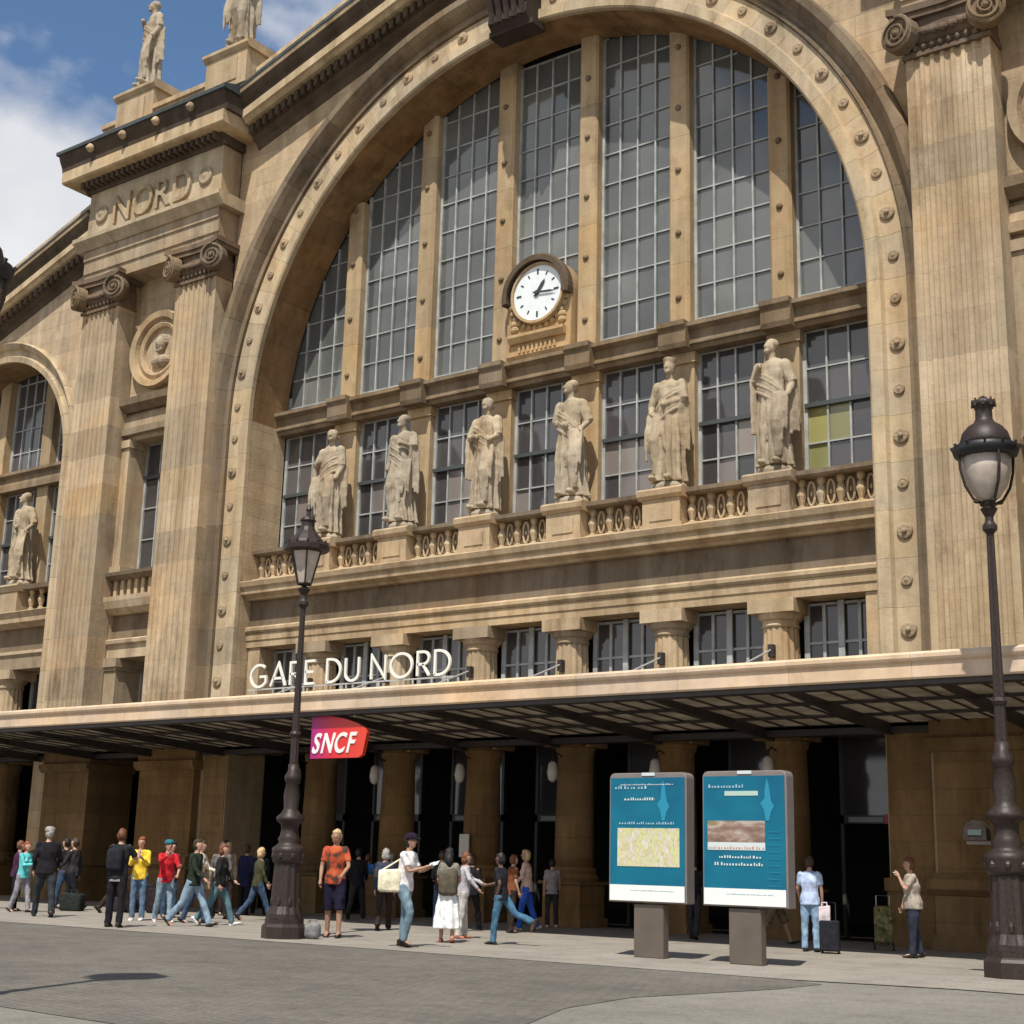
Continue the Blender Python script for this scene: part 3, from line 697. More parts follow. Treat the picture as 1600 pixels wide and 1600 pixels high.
rake('rk', -27.4, 21.15 + .335 * (CX + 17.3) + .1 - .335 * 5.13, CX, 21.15 + .335 * (CX + 17.3) + .1, sc=.85, front=.05)
WX = [-23.6, -20.92]
for x in WX:
    MB().prof_z([(-.3, 1.2), (.3, 1.2), (.3, 1.7), (-.3, 1.7)], 9.9, 13.58).obj('lower_mullion', M_MULL, S, loc=(x, 0, 0))
    zt = CZ + math.sqrt(CR ** 2 - (x - CX) ** 2) + .1
    MB().prof_z([(-.27, 1.16), (.27, 1.16), (.27, 1.7), (-.27, 1.7)], 14.2, zt).obj('mullion_block', M_MULL, S, loc=(x, 0, 0))
    MB().box(-.5, .5, .3, 1.24, 8.975, 9.72).prof_x([(1.24, 9.723), (.27, 9.723), (.18, 9.9), (.26, 9.98), (1.24, 9.98)], -.6, .6).obj('statue_pedestal', M_STONE, S, loc=(x, 0, 0))
    c = thing_part('column', S); c.location = (x, .80, 0)
    MB().rings([[(px, py, z) for px, py in fl_ring(r)] for r, z in ((.44, 4.2), (.42, 5.5), (.385, 6.52))]).obj('shaft', M_STONE, c)
    MB().lathe([(.40, 6.523), (.42, 6.56), (.40, 6.66), (.52, 6.82)], seg=20).obj('echinus', M_STONE, c); MB().box(-.55, .55, -.5, .55, 6.823, 7.117).obj('abacus', M_STONE, c)
wx = [CX - CR, ] + WX + [CX + CR]
MB().prof_x([(1.65, 13.56), (1.0, 13.56), (1.0, 13.75), (1.05, 14.02), (.88, 14.1), (.88, 14.2), (1.65, 14.22)], CX - CR, CX + CR).obj('transom_beam', M_DIRT_SHADE, S)
cf2 = lambda x: CZ + math.sqrt(max(0, CR ** 2 - (x - CX) ** 2))
for k in range(3):
    xa = wx[k] + (.32 if k else .05); xb = wx[k + 1] - (.32 if k < 2 else .05)
    top = max(cf2(xa), cf2(xb), cf2(CX) if k == 1 else 0); zs = [14.2]
    while zs[-1] < top: zs.append(zs[-1] + .86)
    window(xa, xb, zs, 4, None, y=1.5, clipf=cf2, stuff=True)
    window(xa, xb, [9.95, 10.85, 11.75, 12.65, 13.55], 4, None, y=1.52, stuff=True, dark_rows=(2,))
    window(xa, xb, [4.6, 5.9, 7.1], 4, None, y=1.4, stuff=True)
for n, pf, m in (('cornice', [(1.65, 8.46), (.30, 8.46), (.06, 8.60), (.05, 8.74), (-.06, 8.93), (.02, 8.97), (1.65, 8.97)], M_STONE), ('frieze', [(1.6, 7.72), (.46, 7.72), (.46, 8.457), (1.6, 8.457)], M_DIRT_SHADE),  # frieze colour includes painted shade of the cornice
                 ('architrave', [(1.6, 7.12), (.40, 7.12), (.37, 7.5), (.30, 7.6), (.38, 7.717), (1.6, 7.717)], M_STONE), ('handrail', [(1.05, 9.78), (.42, 9.78), (.40, 9.93), (1.05, 9.93)], M_DIRT_SHADE)):
    MB().prof_x(pf, CX - CR + .01, CX + CR - .01).obj(n, m, S)
for i in range(15): link('baluster', balm, S, loc=(CX - 3.7 + i * .53, .68, 9.12))
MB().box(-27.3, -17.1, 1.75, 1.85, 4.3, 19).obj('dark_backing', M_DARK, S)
# ---- ground storey under the canopy
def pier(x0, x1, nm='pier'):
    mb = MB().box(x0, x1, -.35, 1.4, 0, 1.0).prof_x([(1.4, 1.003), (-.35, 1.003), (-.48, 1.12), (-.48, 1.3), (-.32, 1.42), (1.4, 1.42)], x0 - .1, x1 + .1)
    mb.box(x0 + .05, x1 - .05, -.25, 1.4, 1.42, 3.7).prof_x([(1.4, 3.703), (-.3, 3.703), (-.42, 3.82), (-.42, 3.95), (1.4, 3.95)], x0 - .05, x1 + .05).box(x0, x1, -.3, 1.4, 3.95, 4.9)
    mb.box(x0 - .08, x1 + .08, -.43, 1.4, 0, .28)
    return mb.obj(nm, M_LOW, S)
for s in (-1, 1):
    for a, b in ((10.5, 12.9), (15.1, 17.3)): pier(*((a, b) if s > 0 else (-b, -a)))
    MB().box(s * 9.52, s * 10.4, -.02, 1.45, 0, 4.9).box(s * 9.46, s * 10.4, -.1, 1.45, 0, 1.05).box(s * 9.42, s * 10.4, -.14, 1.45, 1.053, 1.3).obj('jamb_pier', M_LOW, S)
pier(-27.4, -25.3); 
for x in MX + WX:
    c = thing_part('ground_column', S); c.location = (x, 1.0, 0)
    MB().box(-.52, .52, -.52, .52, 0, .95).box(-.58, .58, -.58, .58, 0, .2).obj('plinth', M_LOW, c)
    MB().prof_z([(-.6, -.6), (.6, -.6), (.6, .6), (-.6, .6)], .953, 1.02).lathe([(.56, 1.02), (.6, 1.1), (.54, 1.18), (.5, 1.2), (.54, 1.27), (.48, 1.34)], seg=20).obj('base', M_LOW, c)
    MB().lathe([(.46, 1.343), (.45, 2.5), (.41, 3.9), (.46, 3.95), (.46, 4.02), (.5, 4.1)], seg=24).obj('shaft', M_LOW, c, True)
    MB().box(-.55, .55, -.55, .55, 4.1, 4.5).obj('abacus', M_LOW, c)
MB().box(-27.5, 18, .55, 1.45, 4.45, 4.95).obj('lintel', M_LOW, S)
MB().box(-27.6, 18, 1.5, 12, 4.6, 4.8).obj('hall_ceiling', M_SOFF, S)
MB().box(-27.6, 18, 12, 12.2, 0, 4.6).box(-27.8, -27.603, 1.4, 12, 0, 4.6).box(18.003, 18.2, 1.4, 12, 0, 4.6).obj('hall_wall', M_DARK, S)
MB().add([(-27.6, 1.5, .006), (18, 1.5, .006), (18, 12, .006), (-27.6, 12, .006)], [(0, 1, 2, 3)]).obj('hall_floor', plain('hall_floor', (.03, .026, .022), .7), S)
for k, (a, b) in enumerate(zip(xs[:-1], xs[1:])):
    f = MB().box(a + .5, b - .5, 2.55, 2.7, 2.42, 2.60).box(a + .5, a + .58, 2.55, 2.7, 0, 4.6).box(b - .58, b - .5, 2.55, 2.7, 0, 4.6)
    d = f.obj('door_frame', plain('door_frame_bronze', (.05, .05, .045), .4) if k == 0 else MATS['door_frame_bronze'], S)
    MB().box(a + .58, b - .58, 2.6, 2.62, 2.6, 4.6).obj('fanlight', MATS['office_glass'], d)
    MB().box(a + .7, a + 1.5, 2.52, 2.548, 2.45, 2.56).obj('sign_strip', plain('grey_sign_strip', (.30, .33, .33), .5) if k == 0 else MATS['grey_sign_strip'], d)
    if k in (2, 3, 6): MB().box(b - 1.1, b - .75, 2.50, 2.548, 2.42, 2.62).obj('pink_light', plain('painted_pink_light', (.45, .08, .16), .5) if 'painted_pink_light' not in MATS else MATS['painted_pink_light'], d)  # pink box paints a small pinkish light in the doorway
# roofs behind the gables
MB().rings([[(-10.9, y, 23.2), (0, y, 26.9), (10.9, y, 23.2)] for y in (2.2, 60)], cap=True).obj('roof', M_LEAD, S)
MB().rings([[(-27.4, y, 17.5), (CX, y, 19.4), (-17.2, y, 21.0), (-10.9, y, 23.1), (-10.9, y, 15), (-27.4, y, 15)] for y in (2.2, 60)], cap=True).obj('roof', M_LEAD, S)
MB().rings([[(10.95, y, 23.1), (17.2, y, 21.0), (27.4, y, 17.5), (27.4, y, 0), (17.35, y, 0), (17.35, y, 15), (10.95, y, 15)] for y in (2.2, 60)], cap=True).obj('roof', M_LEAD, S)

# ================================================================== CANOPY (part of the station)
CN = thing_part('canopy', S)
YF = -5.0
def cz(y): return 4.50 - .22 * (y - YF) / 5.0
for k in range(22):
    x0 = -27.6 + 2.2 * k
    MB().prof_x([(YF + .30, 4.50), (YF, 4.50), (YF - .02, 4.53), (YF - .02, 4.76), (YF - .07, 4.80), (YF - .09, 4.84), (YF - .09, 4.90), (YF + .0, 4.95), (YF + .30, 4.95)], x0 + .003, x0 + 2.197).obj('fascia', M_FASC, CN)
MB().box(-27.6, 20.8, YF + .05, YF + .35, 4.41, 4.497).obj('gutter', M_CIRON, CN)
MB().box(-27.6, 20.8, -.10, .56, 4.12, 4.24).box(-27.6, 20.8, -.14, -.06, 4.10, 4.34).obj('sun_gap_cover', M_CIRON, CN)  # added cover; shuts the gap so no sun reaches the columns
bx = [6.87 + 2.75 * k for k in range(-12, 6)]
for x in bx:
    MB().rings([[(x - .05, y, cz(y) - d), (x + .05, y, cz(y) - d), (x + .05, y, cz(y) + .02), (x - .05, y, cz(y) + .02)] for y, d in ((YF + .36, .08), (-2.5, .17), (.30, .22))]).obj('beam', M_CIRON, CN)
pm = {}
for iy, (ya, yb) in enumerate(((-4.64, -3.1), (-3.1, -1.55), (-1.55, -.1))):
    MB().rings([[(x, yb - .04, cz(yb) - .05), (x, yb + .04, cz(yb) - .05), (x, yb + .04, cz(yb) + .01), (x, yb - .04, cz(yb) + .01)] for x in (bx[0], bx[-1])]).obj('purlin', M_CIRON, CN)
    bars = MB()
    for x in bx[:-1]:
        for q in range(1, 5):
            xx = x + .55 * q; bars.add([(xx - .018, ya, cz(ya) - .02), (xx + .018, ya, cz(ya) - .02), (xx + .018, yb, cz(yb) - .02), (xx - .018, yb, cz(yb) - .02), (xx - .018, ya, cz(ya) + .01), (xx + .018, ya, cz(ya) + .01), (xx + .018, yb, cz(yb) + .01), (xx - .018, yb, cz(yb) + .01)],
                     [(0, 3, 2, 1), (4, 5, 6, 7), (0, 1, 5, 4), (1, 2, 6, 5), (2, 3, 7, 6), (3, 0, 4, 7)])
        for q in range(5):
            if iy not in pm:
                pm[iy] = MB().rings([[(.001, y, cz(y) + .022), (.549, y, cz(y) + .022), (.549, y, cz(y) + .03), (.001, y, cz(y) + .03)] for y in (ya - .02, yb - .022)]).mesh('glass_pane', M_CGL)
            link('glass_pane', pm[iy], CN, loc=(x + .55 * q, 0, rnd.uniform(0, .003)))
    bars.obj('glazing_bars', M_CIRON, CN, kind='stuff')
for x in MX + [-9.6, 9.6, 12.4, -12.4]:
    if abs(x) < 9: MB().tube([(x, .34, 6.02), (x, -3.2, 4.72)], .022, 6).obj('tie_rod', M_ROD, CN); MB().box(x - .06, x + .06, .25, .4, 5.85, 6.12).obj('tie_plate', M_CIRON, CN)

# ================================================================== SIGNS ON THE CANOPY
def stroke(mb, pts, w, y0, y1):
    P_ = [Vector((x, z)) for x, z in pts]; n = len(P_); L = []; Rr = []
    for i, p in enumerate(P_):
        a = (p - P_[i - 1]).normalized() if i else (P_[1] - p).normalized(); b_ = (P_[i + 1] - p).normalized() if i < n - 1 else a
        nn = Vector((-(a + b_).y, (a + b_).x)); nn.normalize(); na = Vector((-a.y, a.x)); k = min(2.2, 1 / max(.35, nn.dot(na)))
        L.append(p + nn * w * .5 * k); Rr.append(p - nn * w * .5 * k)
    mb.rings([[(l.x, y0, l.y), (r.x, y0, r.y), (r.x, y1, r.y), (l.x, y1, l.y)] for l, r in zip(L, Rr)])
def ea(cx, cz_, rx, rz, a0, a1, n=14): return [(cx + rx * math.cos(math.radians(a0 + (a1 - a0) * i / n)), cz_ + rz * math.sin(math.radians(a0 + (a1 - a0) * i / n))) for i in range(n + 1)]
GL = {'G': ([ea(.42, .5, .42, .5, 48, 318) + [(.76, .20), (.76, .46), (.46, .46)]], .78), 'A': ([[(0, 0), (.36, 1), (.72, 0)], [(.13, .34), (.59, .34)]], .72),
      'R': ([[(0, 0), (0, 1), (.24, 1)] + ea(.24, .74, .24, .26, 80, -80, 8) + [(.24, .48), (0, .48)], [(.22, .48), (.50, 0)]], .5), 'E': ([[(.44, 1), (0, 1), (0, 0), (.44, 0)], [(0, .52), (.38, .52)]], .44),
      'D': ([[(0, 0), (0, 1), (.16, 1)] + ea(.16, .5, .46, .5, 80, -80, 12) + [(.16, 0), (0, 0)]], .62), 'U': ([[(0, 1), (0, .34)] + ea(.3, .32, .3, .32, 180, 360, 10) + [(.6, .34), (.6, 1)]], .6),
      'N': ([[(0, 0), (0, 1), (.62, 0), (.62, 1)]], .62), 'O': ([ea(.46, .5, .46, .5, 90, 450, 24)], .92)}
def sans(text, x0, z0, h, wst, ext, mat, parent, gap, space, total):
    wd = sum(GL[c][1] + gap if c != ' ' else space for c in text) - gap; k = total / (wd * h); x = 0
    for c in text:
        if c == ' ': x += space; continue
        mb = MB()
        for st in GL[c][0]: stroke(mb, [((px + x) * h * k + x0, pz * h + z0) for px, pz in st], wst, -ext, ext)
        mb.obj('letter', mat, parent); x += GL[c][1] + gap
T = thing('station_name_sign', 'white capital letters reading GARE DU NORD standing on the canopy edge', 'sign', (-3.60, -4.92, 5.03))
sans('GARE DU NORD', 0, .10, .50, .055, .022, M_LETT, T, .24, .34, 5.80)
MB().box(-.1, 5.9, .0, .03, .03, .06).obj('support_rail', M_ROD, T)
for i in range(7): MB().box(.1 + i * .94, .13 + i * .94, .0, .03, -.09, .03).box(.1 + i * .94, .13 + i * .94, .0, .5, -.09, -.06).obj('bracket', M_ROD, T)
def sncf():
    m, t, b = newmat('sncf_sign_gradient'); tcn = t.nodes.new('ShaderNodeTexCoord'); sx = t.nodes.new('ShaderNodeSeparateXYZ'); t.links.new(tcn.outputs['Generated'], sx.inputs[0])
    r = rampnode(t, sx.outputs[0], [(.0, (.36, .01, .19)), (.22, (.52, .015, .10)), (.42, (.66, .02, .03)), (1, (.68, .06, .03))]); t.links.new(r.outputs[0], b.inputs['Base Color']); b.inputs['Roughness'].default_value = .35
    s = thing('logo_sign', 'red and magenta SNCF sign hanging under the canopy edge beside the left lamp', 'sign', (-1.72, -4.75, 3.50), math.radians(0))
    pf = [(0, 0), (1.40, .0), (1.52, .06), (1.62, .52), (1.60, .60), (1.3, .74), (.95, .84), (.6, .90), (.3, .93), (.02, .94), (0, .88)]
    MB().prof_y(pf, -.05, .05).obj('board', m, s)
    letters('SNCF', .06, -.062, .12, .60, .012, M_WHITE, s, gap=-.02, shear=.32, offs=.012, total=1.30)
    for x in (.35, 1.2): MB().tube([(x, 0, .86), (x, 0, 1.05)], .015, 6).obj('hanger', M_ROD, s)
sncf()
# ================================================================== WALL LAMPS under the canopy
lampm = MB(); pts = [(0, 0, 0), (0, -.22, .06), (0, -.36, -.02), (0, -.40, -.14)]; lampm.tube(pts, .02, 6)
lg = MB().lathe([(.02, -.62), (.10, -.56), (.13, -.40), (.10, -.2), (.05, -.14)], (0, -.40, 0), 12)
M_OPAL = plain('opal_glass', (.55, .52, .47), .3)
for i, x in enumerate(MX[:6]):
    t = thing('wall_lamp', 'small opal lantern on the dark column front under the canopy, %s from the left' % ('first', 'second', 'third', 'fourth', 'fifth', 'sixth')[i], 'lamp', (x - .0, .45, 3.86), group='opal lanterns on the entrance columns')
    if i == 0: am, gm = lampm.mesh('bracket', M_CIRON), lg.mesh('globe', M_OPAL, True)
    link('bracket', am, t); link('globe', gm, t)
pl = MB().box(-.15, .15, -.02, .02, 0, .55).mesh('plaque', M_OPAL); bevel(pl, .01)
o = link('notice_plate', pl, loc=(-1.45, .42, 1.50)); tag(o, 'small pale notice plate fixed to the column behind the crowd', 'sign')

# ================================================================== STATUES
def statue_mesh(seed, larm, rarm, lean=.03, head_turn=0, hair=0, drape=1, knee=1):
    r = random.Random(seed); mb = MB()
    ph = r.uniform(0, 6); nf = r.choice((9, 10, 11))
    rs = []
    prof = [(.02, .25, .21), (.10, .235, .20), (.30, .215, .185), (.55, .215, .18), (.80, .205, .165), (1.0, .185, .15), (1.12, .16, .125), (1.25, .175, .13), (1.38, .19, .125), (1.46, .15, .10), (1.50, .07, .07)]
    for z, rx, ry in prof:
        f = max(0, min(1, (1.15 - z) / .6)); ring = []
        for j in range(64):
            a = 2 * PI * j / 64
            k = 1 + f * (.17 * math.sin(nf * a + ph + z * 1.4) + .05 * math.sin(2 * nf * a + z * 3)) + .03 * math.sin(5 * a + z * 9 + ph)
            ring.append((rx * k * math.cos(a) + lean * math.sin(z * 2.2) * 1.2, ry * k * math.sin(a) - .03 * math.sin(z * 2), z))
        rs.append(ring)
    mb.rings(rs)
    if knee:
        s = 1 if knee > 0 else -1
        mb.tube([(s * .09, -.10, .95), (s * .12, -.21, .58), (s * .12, -.15, .12)], [.10, .085, .06], 10); mb.ball((s * .13, -.25, .05), (.05, .11, .045), 8, 6)
        mb.ball((-s * .10, -.22, .05), (.05, .10, .045), 8, 6)
    hx = lean * 1.0
    mb.tube([(hx, -.02, 1.44), (hx, -.035, 1.58)], [.062, .055], 10)
    mb.ball((hx + head_turn * .02, -.05, 1.655), (.078, .093, .112), 14, 12)
    mb.ball((hx + head_turn * .07, -.145, 1.65), (.016, .022, .03), 6, 6); mb.ball((hx + head_turn * .05, -.115, 1.59), (.045, .04, .035), 8, 6)
    mb.ball((hx - head_turn * .02, -.02, 1.70), (.09, .098, .085), 12, 9)
    if hair == 0: mb.ball((hx, .07, 1.66), (.055, .06, .05), 8, 6)
    if hair == 1: mb.lathe([(.085, 1.73), (.095, 1.80), (.08, 1.80)], (hx, -.03, 0), 10)
    if hair == 2: mb.tube([(hx - .07, .02, 1.68), (hx - .10, .01, 1.5), (hx - .08, -.03, 1.36)], .035, 8)
    for sx, arm in ((-1, larm), (1, rarm)):
        p0 = (sx * .185 + hx, -.02, 1.40); pts = [p0] + [(a * 1, b, c) for a, b, c in arm]
        mb.ball(p0, (.085, .085, .08), 10, 8); mb.tube(pts, [.068, .058, .038][:len(pts)], 10)
        e = pts[-1]; mb.ball(e, (.042, .042, .055), 8, 6)
        for q in range(4): mb.tube([e, (e[0] + sx * -.01 + .012 * q, e[1] - .05 - .004 * q, e[2] + .02 - .018 * q)], .011, 5)
        mb.tube([(p0[0], p0[1], p0[2]), (pts[1][0], pts[1][1], pts[1][2])], [.088, .075], 10)
        if drape:
            ex = pts[1]
            for q in range(5):
                o = (q - 2) * .03; mb.tube([(ex[0] + o * .5, ex[1] + .02 + o, ex[2]), (ex[0] * .9 + o, ex[1] + .03 + o * .8, ex[2] - .35), (ex[0] * .85 + o * 1.2, ex[1] + .04 + o, ex[2] - .72 + .1 * r.random())], [.024, .03, .022], 6)
    d = 1 if r.random() < .5 else -1
    for q in range(6):      # mantle folds across the body
        o = q * .055
        pts = []
        for k in range(9):
            t = k / 8; a = -PI * (.02 + .96 * t); x = d * .20 * math.cos(a) * 1.02 + hx; y = -.155 * abs(math.sin(a)) - .0
            pts.append((x, y - .025, 1.36 - o - (.42 - .0 * o) * t + .06 * math.sin(PI * t)))
        mb.tube(pts, [.018 + .008 * (q % 2)] * 9, 6)
    for q in range(6):
        o = q * .05 - .13; mb.tube([(d * -.17 + o * .6, -.15, .98), (d * -.13 + o, -.20, .7), (d * -.1 + o * 1.25, -.19, .32 + .12 * (q % 2))], [.026, .03, .016], 6)
    def disp(co, n):
        return co + n * (.010 * noise.noise(co * 9 + Vector((seed, 0, 0))) + .006 * noise.noise(Vector((co.x * 30, co.y * 30, co.z * 5))))
    me = fuse(mb, 'statue', M_STAT, .0115, 0, disp)
    return me
def place_statue(me, x, y, z, sc, label, group, rz=0, cat='statue'):
    t = thing('statue', label, cat, (x, y, z), rz, group)
    link('figure', me, t, loc=(0, 0, .16), scale=(sc * 1.0, sc * .98, sc * 1.02))
    pb = MB().lathe([(.44, 0), (.45, .08), (.40, .17)], seg=14, ph=.2); o = pb.obj('base', M_STAT, t, scale) if False else pb.obj('base', M_STAT, t)
    o.scale = (1, .85, 1)
SG = 'robed statues on the balustrade of the great window'
poses = [
    (((-.26, -.06, 1.16), (-.10, -.20, 1.20)), ((.27, -.02, 1.13), (.24, -.12, .92)), .03, .6, 0, 1, 1),
    (((-.27, -.02, 1.14), (-.28, -.10, .90)), ((.26, -.10, 1.18), (.06, -.22, 1.27)), -.03, -.5, 2, 1, -1),
    (((-.25, -.08, 1.15), (-.02, -.22, 1.12)), ((.27, -.05, 1.15), (.20, -.20, 1.06)), .03, .2, 0, 1, 1),
    (((-.26, -.05, 1.14), (.0, -.21, 1.05)), ((.27, .0, 1.12), (.22, -.14, .98)), -.03, -.8, 0, 0, 1),
    (((-.27, .0, 1.14), (-.22, -.14, 1.0)), ((.26, -.06, 1.16), (.02, -.20, 1.10)), .02, .3, 1, 1, -1),
    (((-.26, -.06, 1.18), (-.12, -.20, 1.36)), ((.27, -.02, 1.13), (.25, -.12, .96)), -.02, -.6, 2, 1, 1),
]
slab = ['leftmost robed stone statue on the balustrade, beside the lamp top', 'second statue from the left with a raised bent arm and mantle', 'robed statue just left of the clock, one knee forward', 'slender statue just right of the clock with forearm across its waist',
        'broad draped statue fifth from the left with a low crown', 'largest-looking robed statue nearest the right jamb, hand raised to its chest']
SM = []
for i, (x, ps) in enumerate(zip(MX, poses)):
    me = statue_mesh(11 + i, *ps); SM.append(me); place_statue(me, x, .70, 9.98, 1.70, slab[i], SG)
place_statue(SM[3], WX[1], .70, 9.98, 1.70, 'stone statue in front of the small arched window of the left wing', 'statues of the left wing window')
place_statue(SM[1], WX[0], .70, 9.98, 1.70, 'stone statue of the left wing window, furthest left', 'statues of the left wing window')
rg = 'tall robed statues standing on the roof pedestals'
place_statue(SM[5], -15.3, -.2, 26.05, 1.82, 'weathered robed statue against the sky above the NORD frieze, left of two', rg, -.3)
place_statue(SM[0], -10.95, -.2, 26.05, 1.82, 'roof statue nearest the great gable with its top cut by the picture edge', rg, .2)

# ================================================================== STREET LAMPS
def lamp_post(kind, label, x, y, sc=1.0, rz=0.3):
    t = thing('street_lamp', label, 'street lamp', (x, y, 0), rz, 'ornate iron street lamps on the station square'); t.scale = (sc, sc, sc)
    MB().lathe([(.40, 0), (.40, .20), (.37, .24), (.345, .26), (.345, .34)], seg=8, ph=PI / 8).obj('plinth', M_IRON, t)
    def fl(r, n=12, amp=.018): return fl_ring(r, n, amp)
    MB().rings([[(a, b, z) for a, b in fl(r)] for r, z in ((.33, .34), (.325, .42), (.27, .55), (.255, .9), (.235, 1.3))]).obj('base_column', M_IRON, t)
    col = MB().lathe([(.26, 1.30), (.29, 1.36), (.285, 1.44), (.30, 1.5), (.30, 1.56), (.24, 1.6), (.18, 1.66), (.21, 1.72), (.17, 1.78), (.155, 1.9), (.17, 1.98), (.25, 2.04), (.26, 2.10), (.17, 2.18), (.13, 2.26), (.15, 2.5), (.115, 2.72), (.15, 2.76), (.15, 2.84), (.10, 2.92), (.095, 3.05)], seg=20)
    col.obj('ringed_column', M_IRON, t, True)
    for k in range(8):
        a = 2 * PI * k / 8; MB().ball((.27 * math.cos(a), .27 * math.sin(a), 1.42), (.05, .05, .07), 6, 5).obj('leaf_boss', M_IRON, t); MB().ball((.245 * math.cos(a), .245 * math.sin(a), .62), (.045, .045, .10), 6, 5).obj('leaf_boss', M_IRON, t)
    MB().rings([[(a, b, z) for a, b in fl_ring(r, 8, .012)] for r, z in ((.082, 3.05), (.064, 4.5), (.052, 6.0))]).lathe([(.085, 3.55), (.105, 3.6), (.085, 3.65)], seg=12).lathe([(.06, 5.95), (.10, 6.0), (.10, 6.06), (.06, 6.12), (.055, 6.18), (.12, 6.30), (.04, 6.36)], seg=14).obj('pole', M_IRON, t)
    if kind == 'hex':
        lan = thing_part('lantern', t)
        fr = MB(); gl = MB()
        for k in range(6):
            a = PI / 3 * k; b = a + PI / 3
            p = [(.14 * math.cos(a), .14 * math.sin(a), 6.40), (.31 * math.cos(a), .31 * math.sin(a), 7.02)]
            q = [(.14 * math.cos(b), .14 * math.sin(b), 6.40), (.31 * math.cos(b), .31 * math.sin(b), 7.02)]
            fr.tube(p, .017, 5); fr.tube([p[1], q[1]], .02, 5); fr.tube([p[0], q[0]], .018, 5)
            MB().add([tuple(c * .97 if i < 2 else c for i, c in enumerate(v)) for v in (p[0], q[0], q[1], p[1])] + [tuple(c * .93 if i < 2 else c for i, c in enumerate(v)) for v in (p[0], q[0], q[1], p[1])], [(0, 1, 2, 3), (7, 6, 5, 4), (0, 4, 5, 1), (1, 5, 6, 2), (2, 6, 7, 3), (3, 7, 4, 0)]).obj('lantern_pane', M_LENS, lan)
        fr.obj('lantern_frame', M_IRON, lan)
        MB().lathe([(.33, 7.01), (.43, 7.04), (.44, 7.13), (.36, 7.17), (.33, 7.22), (.25, 7.32), (.16, 7.42), (.13, 7.50), (.13, 7.60), (.16, 7.62), (.12, 7.68)], seg=12).obj('lantern_cap', M_IRON, lan, False)
        cr = MB().lathe([(.05, 7.66), (.04, 7.8), (.06, 7.84), (.01, 7.95)], seg=8)
        for k in range(12):
            a = 2 * PI * k / 12; MB().ball((.39 * math.cos(a), .39 * math.sin(a), 7.18), (.03, .03, .045), 5, 4).obj('knob', M_IRON, lan)
        cr.obj('finial', M_IRON, lan)
    else:
        lan = thing_part('lantern', t)
        MB().lathe([(.05, 6.40), (.16, 6.46), (.27, 6.62), (.335, 6.85), (.345, 7.06)], seg=20, cap=True).obj('lantern_bowl', M_LENS, lan, True)
        fr = MB()
        for k in range(4):
            a = PI / 2 * k + .45; fr.tube([(r * math.cos(a), r * math.sin(a), z) for r, z in ((.08, 6.36), (.22, 6.44), (.33, 6.62), (.39, 6.85), (.405, 7.08))], .022, 6)
            fr.ball((.17 * math.cos(a), .17 * math.sin(a), 6.40), (.05, .05, .03), 6, 5)
        fr.lathe([(.07, 6.30), (.10, 6.36), (.10, 6.40), (.05, 6.44)], seg=12); fr.obj('lantern_frame', M_IRON, lan)
        MB().lathe([(.36, 7.04), (.43, 7.07), (.455, 7.13), (.46, 7.20), (.41, 7.21)], seg=24).obj('lantern_rim', M_BLACK, lan, True)
        MB().lathe([(.35, 7.20), (.355, 7.28), (.32, 7.40), (.24, 7.50), (.15, 7.56), (.12, 7.62), (.115, 7.78), (.15, 7.82), (.17, 7.88)], seg=24).obj('lantern_cap', M_IRON, lan, True)
        cr = MB()
        for k in range(12):
            a = 2 * PI * k / 12; cr.tube([(.42 * math.cos(a), .42 * math.sin(a), 7.12), (.475 * math.cos(a), .475 * math.sin(a), 7.22)], .022, 5)
        for k in range(8):
            a = 2 * PI * k / 8; cr.tube([(.15 * math.cos(a), .15 * math.sin(a), 7.80), (.15 * math.cos(a), .15 * math.sin(a), 7.92)], [.03, .012], 5)
        cr.lathe([(.08, 7.86), (.06, 7.94), (.02, 7.97)], seg=8); cr.obj('crown', M_IRON, lan)
        for s in (-1, 1): MB().tube([(s * .10, 0, 6.10), (s * .30, 0, 6.14)], .02, 6).obj('ladder_bar', M_IRON, t) if False else None
    return t
lamp_post('hex', 'dark iron street lamp with tapered lantern standing in front of the GARE DU NORD letters', 1.70, -8.75)
lr = lamp_post('round', 'large dark iron street lamp with rounded lantern at the right edge of the square', 13.86, -6.45, 1.085)
lamp_post('round', 'iron street lamp with only its lantern edge showing at the far right', 15.0, -6.5, 1.085)
lamp_post('round', 'iron lamp whose lantern tip shows at the left edge against the cloud', 8.02, -20.25)
# small domed sign cut on a bracket beside the right lamp
b = thing('bracket_box', 'small dark domed call box on a bracket beside the right lamp', 'call box', (13.38, -6.3, 0))
MB().prof_y([(-.17, 1.90), (.17, 1.90), (.17, 2.0)] + arc(.17, 0, PI, 10, 0, 2.02) + [(-.17, 2.0)], -.10, .10).obj('housing', M_IRON, b)
MB().box(-.10, .10, -.115, -.10, 1.97, 2.05).obj('plate', plain('dim_green_plate', (.06, .09, .085), .5), b)
MB().box(-.15, .45, -.03, .03, 1.84, 1.885).obj('bracket', M_PFR, b)

